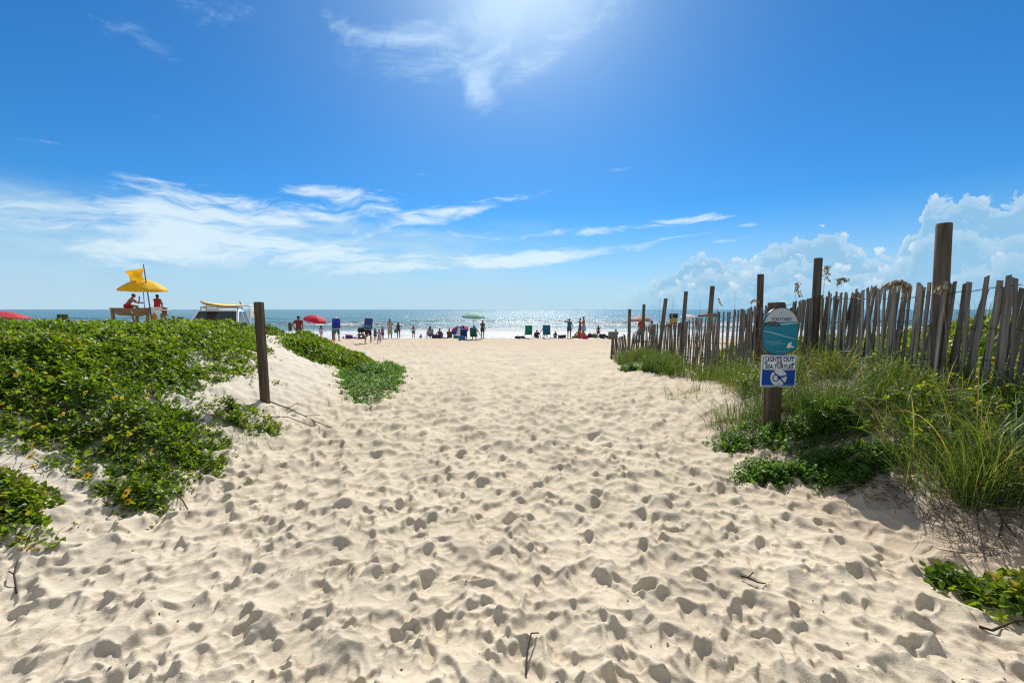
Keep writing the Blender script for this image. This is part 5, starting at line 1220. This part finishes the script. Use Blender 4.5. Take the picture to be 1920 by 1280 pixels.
# ------------------------------------------------------------------ sea oats
M_OAT = foliage('seed_head', [(0, (.20, .155, .10)), (1, (.46, .39, .28))], trans=.06, rough=.7)
def sea_oat(label, px, py, D, base_dx, r=.5, droop=1.0, n=34, name='sea_oat', w=.045):
    top = Vector(pat(px, py, D)); bx = top.x-base_dx; z0 = Gs(bx, D)
    t = thing(name, label, 'sea oats', (bx, D, z0), group='sea oats by the fence'); L = top-Vector((bx, D, z0))
    pts = [(L.x*f**2.0, 0, L.z*f) for f in np.linspace(0, 1, 9)]
    MB().tube(pts, [.0035*(1.3-.7*i/8) for i in range(9)], 6).build('stem', M_GRASS_P, t)
    if n:
        ge = Geo(); f = np.linspace(0, 1, n); sg = 1 if base_dx >= 0 else -1
        ln = r; cx = L.x+sg*ln*.55*f**1.6*droop; cz = L.z+ln*(.55*np.sin(f*2.4/max(droop, .6))*(1-.55*f*droop))
        P = np.stack([cx+rng.normal(size=n)*.012, rng.normal(size=n)*.012, cz], -1)
        ge.leaves(P, w*(.7+.6*rng.random(n)), rng.random(n)*6.28, -.9+.35*rng.normal(size=n), rng.normal(size=n)*.5, rng.random(n), .62)
        ge.leaves(P+rng.normal(size=P.shape)*.008, w*(.6+.5*rng.random(n)), rng.random(n)*6.28, -.6+.5*rng.normal(size=n), rng.normal(size=n)*.5, rng.random(n), .62)
        ge.build('seed_head', M_OAT, t)
    return t
M_GRASS_P = simple('stalk', (.16, .15, .06), .6)
sea_oat('sea oat stalk with an upright tufted head just right of the tall middle post', 1547, 515, 6.2, .03, .26, .5)
sea_oat('sea oat stalk with a nodding fluffy head right of the middle post', 1572, 530, 6.2, .10, .20, 1.1, 40)
sea_oat('sea oat stalk with a tufted head above the teal sign', 1492, 545, 6.6, .02, .25, .55)
sea_oat('sea oat with a small drooping head touching the post left of the sign', 1410, 566, 7.6, .10, .14, 1.2, 16)
sea_oat('short sea oat with a brown head right of the fifth post', 1347, 566, 9.3, .08, .18, .5, 18)
sea_oat('bare thin stalk left of the post with the nodding oat', 1378, 545, 8.2, -.03, .1, .5, 0)
sea_oat('bare thin stalk standing beside the leaning far post', 1262, 558, 11.5, .06, .1, .5, 0)
sea_oat('bare thin stalk between the fourth and fifth far posts', 1314, 562, 10, .05, .1, .5, 0)
sea_oat('bare thin stalk left of the leaning far post', 1238, 560, 11.5, .02, .1, .5, 0)
sea_oat('big silvery drooping seed spray hanging over the fence left of the nearest post', 1700, 545, 4.5, -.05, .34, 1.25, 90, w=.055)
sea_oat('yellow cream flower cluster tied against the nearest tall post', 1768, 545, 3.85, -.10, .09, 1.0, 70, w=.04)
# ------------------------------------------------------------------ twigs and bits on the sand
def twig(label, pts, rad=.004, forks=(), m=None):
    P = [(x, y, ground_at(x, y)+rad+dz) for x, y, dz in pts]; t = thing('twig', label, 'twig', P[0])
    MB().tube([tuple(Vector(p)-Vector(P[0])) for p in P], [rad*(1.15-.6*i/len(P)) for i in range(len(P))], 6).build('stem', m or M_TWIG, t)
    for f in forks: MB().tube([tuple(Vector((x, y, ground_at(x, y)+rad+dz))-Vector(P[0])) for x, y, dz in f], rad*.7, 6).build('side_shoot', m or M_TWIG, t)
M_TWIG = simple('twig_bark', (.045, .03, .022), .85)
def g2(px, py, dz=0): q = pground(px, py); return (q[0], q[1], dz)
twig('dark forked twig lying on the sand left of the right corner vine', [g2(1388, 1086, .01), g2(1402, 1090, .02), g2(1420, 1096, .015), g2(1436, 1101, .0)], .005, [[g2(1402, 1090, .02), g2(1412, 1086, .03)]])
twig('thin bent dry stem standing out of the sand at the bottom of the picture', [g2(986, 1268, 0), g2(988, 1240, .02), g2(996, 1215, .03), g2(1010, 1200, .02)], .0045)
twig('crooked dead stem trailing from the creeper onto the sand', [g2(330, 938, .06), g2(345, 955, .04), g2(356, 972, .01)], .006)
twig('long woody runner on white sand right of the lone post', [g2(505, 765, .05), g2(540, 775, .05), g2(570, 785, .03), g2(592, 798, .01), g2(622, 815, .0)], .007, [[g2(540, 775, .05), g2(560, 770, .05)], [g2(570, 785, .03), g2(600, 788, .02)]])
twig('second woody runner lying under the first beside the lone post', [g2(500, 790, .04), g2(540, 790, .03), g2(585, 806, .01)], .006)
twig('curved dry root looping at the edge of the right corner vine', [g2(1835, 1180, .0), g2(1860, 1190, .01), g2(1885, 1188, .02), g2(1905, 1172, .02), g2(1925, 1168, .0)], .006)
twig('small dark stem poking from the sand at the left edge', [g2(32, 1115, .0), g2(28, 1095, .03), g2(36, 1075, .05)], .005, [[g2(28, 1095, .03), g2(18, 1088, .04)]])
twig('dark bare root trailing down the sand below the tall arching grass clump', [g2(1835, 950, .03), g2(1830, 985, .03), g2(1838, 1020, .01), g2(1845, 1055, .0)], .006)
twig('tangled bare root to the right of the trailing dark root', [g2(1862, 950, .03), g2(1880, 985, .03), g2(1872, 1015, .02), g2(1890, 1040, .0)], .006, [[g2(1880, 985, .03), g2(1905, 1010, .01)]])
n = 900; xx = rng.uniform(-4.5, 4.8, n); yy = 1.7+rng.random(n)**1.6*11; zz = np.array([ground_at(a, b_) for a, b_ in zip(xx, yy)])
ge = Geo(); ge.leaves(np.stack([xx, yy, zz+.004], -1), .008+.016*rng.random(n)**2, rng.random(n)*6.28, .3*rng.normal(size=n), .5*rng.normal(size=n), np.clip(.15+.25*rng.random(n), 0, 1), .7)
tag(ge.build('sand_debris', M_DRY), 'dark specks of dry plant debris scattered on the sand path', 'debris', kind='stuff')
# ------------------------------------------------------------------ sky
def build_world():
    w = bpy.data.worlds.new('World'); scene.world = w; w.use_nodes = True
    w.cycles.sampling_method = 'MANUAL'; w.cycles.sample_map_resolution = 512
    nt = w.node_tree; L = nt.links.new; N = nt.nodes.new
    bg = nt.nodes['Background']
    def S(sock, v):
        if hasattr(v, 'links'): L(v, sock)
        else: sock.default_value = v
    def M(op, a, b=0.0, c=None):
        k = N('ShaderNodeMath'); k.operation = op; S(k.inputs[0], a); S(k.inputs[1], b)
        if c is not None: S(k.inputs[2], c)
        return k.outputs[0]
    def step(x, a, b, lo=0.0, hi=1.0):
        r = N('ShaderNodeMapRange'); r.interpolation_type = 'SMOOTHSTEP'; S(r.inputs[0], x)
        if a > b: a, b, lo, hi = b, a, hi, lo
        r.inputs[1].default_value = a; r.inputs[2].default_value = b; r.inputs[3].default_value = lo; r.inputs[4].default_value = hi; return r.outputs[0]
    def mixc(f, a, b):
        k = N('ShaderNodeMix'); k.data_type = 'RGBA'; S(k.inputs[0], f)
        for i, v in ((6, a), (7, b)):
            if hasattr(v, 'links'): L(v, k.inputs[i])
            else: k.inputs[i].default_value = (*v, 1)
        return k.outputs[2]
    tc = N('ShaderNodeTexCoord'); sp = N('ShaderNodeSeparateXYZ'); L(tc.outputs['Generated'], sp.inputs[0])
    DEG = 57.29578
    az = M('MULTIPLY', M('ARCTAN2', sp.outputs[0], sp.outputs[1]), DEG)
    el = M('MULTIPLY', M('ARCSINE', sp.outputs[2]), DEG)
    def vec(x, y, z=0.0):
        k = N('ShaderNodeCombineXYZ'); S(k.inputs[0], M('ADD', x, z*7.31) if z else x); S(k.inputs[1], M('ADD', y, z*3.17) if z else y); return k.outputs[0]
    def noise(v, scale=1, det=6, rough=.55, dist=0.0):
        n = N('ShaderNodeTexNoise'); n.noise_dimensions = '2D'; n.inputs['Scale'].default_value = scale; n.inputs['Detail'].default_value = det; n.inputs['Roughness'].default_value = rough; n.inputs['Distortion'].default_value = dist
        L(v, n.inputs['Vector']); return n.outputs['Fac']
    def ang(px, py):
        d = pdir(px, py).normalized(); return math.degrees(math.atan2(d.x, d.y)), math.degrees(math.asin(d.z))
    def blob(px, py, wa, we, tilt=0.0):
        a0, e0 = ang(px, py)
        da = M('SUBTRACT', az, a0); de = M('SUBTRACT', M('SUBTRACT', el, e0), M('MULTIPLY', da, tilt))
        q = M('ADD', M('POWER', M('ABSOLUTE', M('DIVIDE', da, wa)), 2.0), M('POWER', M('ABSOLUTE', M('DIVIDE', de, we)), 2.0))
        return M('EXPONENT', M('MULTIPLY', q, -1.0))
    sky = N('ShaderNodeTexSky'); sky.sky_type = 'NISHITA'; sky.sun_disc = False
    sky.sun_elevation = R(SUN_EL); sky.sun_rotation = R(SUN_AZ)
    sky.altitude = 0; sky.air_density = SKY_AIR; sky.dust_density = SKY_DUST; sky.ozone_density = SKY_OZONE
    hs = N('ShaderNodeHueSaturation'); hs.inputs['Saturation'].default_value = SKY_SAT; hs.inputs['Hue'].default_value = SKY_HUE; L(sky.outputs[0], hs.inputs['Color'])
    c = hs.outputs[0]
    tn = N('ShaderNodeVectorMath'); tn.operation = 'MULTIPLY'; L(c, tn.inputs[0]); tn.inputs[1].default_value = SKY_TINT; c = tn.outputs[0]
    glow = M('ADD', M('MULTIPLY', blob(985, -110, 11, 8.0), .72), M('MULTIPLY', blob(960, -60, 24, 16), .26))
    c = mixc(M('MINIMUM', glow, 1.0), c, (7.5, 9.6, 11.5))
    # sea haze low over the horizon
    hz = M('MULTIPLY', step(el, 13, 0), M('ADD', .60, M('MULTIPLY', noise(vec(M('MULTIPLY', az, .03), M('MULTIPLY', el, .14)), 1, 4), .45)))
    c = mixc(M('MULTIPLY', hz, step(az, 60, -10, .75, 1.0)), c, HAZE_C)
    # bank of thin cloud to the left, low
    ci0 = noise(vec(M('MULTIPLY', az, .11), M('MULTIPLY', el, .5), 2.2), 1, 7, .6, .3)
    vb = noise(vec(M('MULTIPLY', az, .045), M('MULTIPLY', M('SUBTRACT', el, M('MULTIPLY', az, -.02)), .22), 3.3), 1, 7, .55, .4)
    mb = M('MULTIPLY', M('MULTIPLY', step(el, 1.0, 5.5), step(M('ADD', el, M('MULTIPLY', M('SUBTRACT', ci0, .5), 5.0)), 12.3, 9.5)), step(M('ADD', az, M('MULTIPLY', M('SUBTRACT', ci0, .5), 20.0)), 14, -12))
    c = mixc(M('MULTIPLY', M('MULTIPLY', step(M('ADD', vb, M('MULTIPLY', M('SUBTRACT', ci0, .5), .7)), .28, .80), mb), .66), c, CLOUD_SOFT)
    # cirrus: combed streaks
    warp = M('MULTIPLY', M('SUBTRACT', noise(vec(M('MULTIPLY', az, .06), M('MULTIPLY', el, .12), 8.0), 1, 3), .5), 5.0)
    e2 = M('ADD', M('SUBTRACT', el, M('MULTIPLY', az, .07)), warp)
    ci = noise(vec(M('MULTIPLY', az, .075), M('MULTIPLY', e2, .42), 1.7), 1, 9, .58, .25)
    fine = noise(vec(M('MULTIPLY', az, .30), M('MULTIPLY', e2, 1.5), 5.0), 1, 7, .65, .5)
    ci = M('ADD', ci, M('MULTIPLY', M('SUBTRACT', fine, .5), .38))
    def addall(*t):
        r = t[0]
        for q in t[1:]: r = M('ADD', r, q)
        return r
    def W(k, *b_): return M('MULTIPLY', blob(*b_), k)
    reg = addall(W(.95, 330, 385, 7.0, 2.3, -.05), W(.55, 470, 405, 6, 1.6, .0), W(.9, 605, 357, 4.2, .9, .05), W(.75, 715, 380, 5.0, 1.5, .10), W(.6, 560, 400, 7, 1.6, .05), W(.9, 880, 393, 7.5, .9, .20), W(.6, 830, 412, 5, .7, .10),
        W(.75, 1130, 433, 13, .65, .06), W(.85, 1075, 478, 14, 1.15, .09), W(.7, 1320, 409, 4.5, .55, .03), W(.6, 1405, 421, 1.6, .4, .0), W(.5, 1405, 441, 3.0, .35, .12), W(.55, 860, 440, 12, .8, .04), W(.75, 600, 470, 20, 2.0, .0), W(.7, 250, 450, 16, 2.6, .02), W(.45, 700, 505, 18, 1.4, .0), W(.3, 150, 275, 5, .6, .0), W(.3, 770, 330, 3, .5, .2))
    reg = M('MINIMUM', reg, 1.0)
    cir = step(M('ADD', M('MULTIPLY', reg, .86), M('MULTIPLY', M('SUBTRACT', ci, .5), 2.3)), .36, 1.12)
    cir = M('MULTIPLY', cir, step(reg, .06, .30))
    c = mixc(M('MULTIPLY', cir, .80), c, CLOUD_W)
    # thin veils high up by the sun, and the wisps at the top left
    hv = noise(vec(M('MULTIPLY', M('ADD', az, M('MULTIPLY', el, .6)), .09), M('MULTIPLY', M('SUBTRACT', el, M('MULTIPLY', az, .35)), .16), 6.1), 1, 9, .6, .5)
    rv = addall(W(.62, 900, 110, 12, 6.0, .25), W(.85, 770, 62, 4.0, 1.1, .15), W(.6, 670, 62, 4.0, 1.4, -.2), W(.6, 905, 172, 2.6, 1.8, -.5), W(.6, 1030, 105, 5, 1.4, .5), W(.6, 400, 12, 8, 2.0, -.1), W(.3, 200, 35, 8, 1.8, -.3), W(.7, 1155, 318, 2.6, .5, .0), W(.35, 1230, 322, 1.5, .4, .0), W(.35, 300, 225, 3, .6, -.35), W(.6, 960, 20, 13, 4, .0))
    hvf = step(M('ADD', M('MULTIPLY', M('MINIMUM', rv, 1.0), .8), M('ADD', M('MULTIPLY', M('SUBTRACT', hv, .5), 1.5), M('MULTIPLY', M('SUBTRACT', fine, .5), .5))), .30, 1.15)
    hvf = M('MULTIPLY', hvf, step(rv, .05, .3))
    c = mixc(M('MULTIPLY', hvf, .8), c, CLOUD_SUN)
    # unseen bright veil overhead and behind the viewer, added to fill the shadows
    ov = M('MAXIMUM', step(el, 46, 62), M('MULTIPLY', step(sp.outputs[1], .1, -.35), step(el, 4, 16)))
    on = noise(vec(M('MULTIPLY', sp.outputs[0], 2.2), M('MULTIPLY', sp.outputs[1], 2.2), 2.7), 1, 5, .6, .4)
    c = mixc(M('MULTIPLY', ov, step(on, .3, .6, .45, .95)), c, FILL_OVER)
    # heaped cumulus to the right, three banks behind each other
    tops = [  # (px, py) of each bank's outline, blur of the bright rim, strength
        ([(1230,520),(1285,475),(1330,470),(1400,485),(1450,452),(1500,440),(1565,428),(1600,452),(1660,470),(1700,440),(1730,400),(1745,368),(1800,356),(1860,366),(1920,358),(2050,350),(2300,420),(2600,520)], 1.6, .84, 11.0),
        ([(1250,540),(1320,500),(1390,508),(1440,490),(1520,480),(1560,492),(1640,500),(1700,470),(1750,418),(1820,410),(1850,440),(1920,420),(2050,440),(2300,480),(2600,530)], 2.2, .7, 29.0),
        ([(1150,560),(1220,535),(1300,530),(1360,528),(1420,540),(1500,515),(1580,530),(1660,520),(1720,528),(1800,500),(1880,470),(1920,455),(2050,500),(2600,545)], 2.4, .6, 47.0)]
    for prof, rim, alpha, sd in tops:
        fc = N('ShaderNodeFloatCurve'); cu = fc.mapping.curves[0]
        pts = []
        for (px, py) in prof:
            a, e = ang(px, py); pts.append(((a-10)/55.0, e/20.0))
        cu.points[0].location = (0.0, 0.0); cu.points[1].location = (1.0, .05)
        for p in pts:
            if 0 < p[0] < 1: cu.points.new(*p)
        fc.mapping.update(); S(fc.inputs['Value'], M('DIVIDE', M('SUBTRACT', az, 10.0), 55.0)); top = M('MULTIPLY', fc.outputs[0], 20.0)
        vo = N('ShaderNodeTexVoronoi'); vo.feature = 'F1'; vo.voronoi_dimensions = '2D'
        vo.inputs['Scale'].default_value = .50; vo.inputs['Detail'].default_value = 3.0; vo.inputs['Roughness'].default_value = .55; vo.inputs['Lacunarity'].default_value = 2.2
        wn = N('ShaderNodeTexNoise'); wn.noise_dimensions = '2D'; wn.inputs['Scale'].default_value = .5; wn.inputs['Detail'].default_value = 4
        v0 = vec(az, el, sd); L(v0, wn.inputs['Vector'])
        wv = N('ShaderNodeVectorMath'); wv.operation = 'MULTIPLY_ADD'; L(wn.outputs['Color'], wv.inputs[0]); wv.inputs[1].default_value = (1.4, 1.4, 0); L(v0, wv.inputs[2])
        L(wv.outputs[0], vo.inputs['Vector'])
        bil = M('MULTIPLY', M('SUBTRACT', .62, vo.outputs['Distance']), 1.9)
        dens = M('ADD', M('SUBTRACT', top, el), bil)          # >0 inside the cloud, in degrees below its edge
        ina = M('MULTIPLY', step(dens, -.08, .35), step(az, 12.5, 21.0))
        puff = step(vo.outputs['Distance'], .75, .25)
        lit = M('MULTIPLY', step(dens, rim, .05), M('ADD', .35, M('MULTIPLY', puff, .65)))
        mot = noise(vec(M('MULTIPLY', az, .33), M('MULTIPLY', el, .55), sd*.31), 1, 6, .6, .5)
        lit = M('MAXIMUM', lit, M('MULTIPLY', M('MULTIPLY', step(mot, .46, .70), puff), .75))
        body = mixc(lit, CUM_BODY, CUM_LIT)
        fade = M('MULTIPLY', M('MULTIPLY', ina, alpha), step(dens, 7.5, 1.0, .35, 1.0))
        c = mixc(fade, c, body)
    L(c, bg.inputs['Color']); bg.inputs['Strength'].default_value = SKY_STR
SKY_AIR, SKY_DUST, SKY_OZONE, SKY_SAT, SKY_HUE, SKY_STR = 1.0, .12, 3.0, 1.15, .49, .058
SKY_TINT = (.30, .74, 1.12)
FILL_OVER = (5.6, 5.8, 5.9)
HAZE_C = (5.3, 7.1, 8.7); CLOUD_SOFT = (5.4, 7.6, 8.6); CLOUD_W = (8.0, 9.4, 10.); CLOUD_SUN = (6.0, 8.2, 10.5)
CUM_BODY = (3.0, 5.6, 7.9); CUM_LIT = (9.2, 9.9, 10.2)
EXPO = .78
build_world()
sl = bpy.data.lights.new('sun', 'SUN'); sl.energy = 3.7; sl.angle = R(.53); sl.color = (1, .95, .86)
so = bpy.data.objects.new('sun', sl); col.objects.link(so)
sd = Vector((math.sin(R(SUN_AZ))*math.cos(R(SUN_EL)), math.cos(R(SUN_AZ))*math.cos(R(SUN_EL)), math.sin(R(SUN_EL))))
so.rotation_euler = sd.to_track_quat('Z', 'Y').to_euler(); so.location = sd*60
cam = bpy.data.cameras.new('camera'); co = bpy.data.objects.new('camera', cam); col.objects.link(co)
co.location = (0, 0, CAMZ); co.rotation_euler = (math.pi/2-PITCH, 0, 0)
cam.sensor_width = 36; cam.lens = F/1920*36; cam.clip_start = .05; cam.clip_end = 200000
scene.camera = co
vs_ = scene.view_settings
vs_.view_transform = 'Standard'; vs_.look = 'None'; vs_.exposure = EXPO; vs_.gamma = 1; vs_.use_curve_mapping = False
try:
    scene.cycles.use_denoising = False; scene.cycles.filter_width = 1.25; scene.cycles.max_bounces = 8; scene.cycles.transparent_max_bounces = 8
    scene.cycles.sample_clamp_indirect = 6; scene.cycles.sample_clamp_direct = 3
except Exception: pass
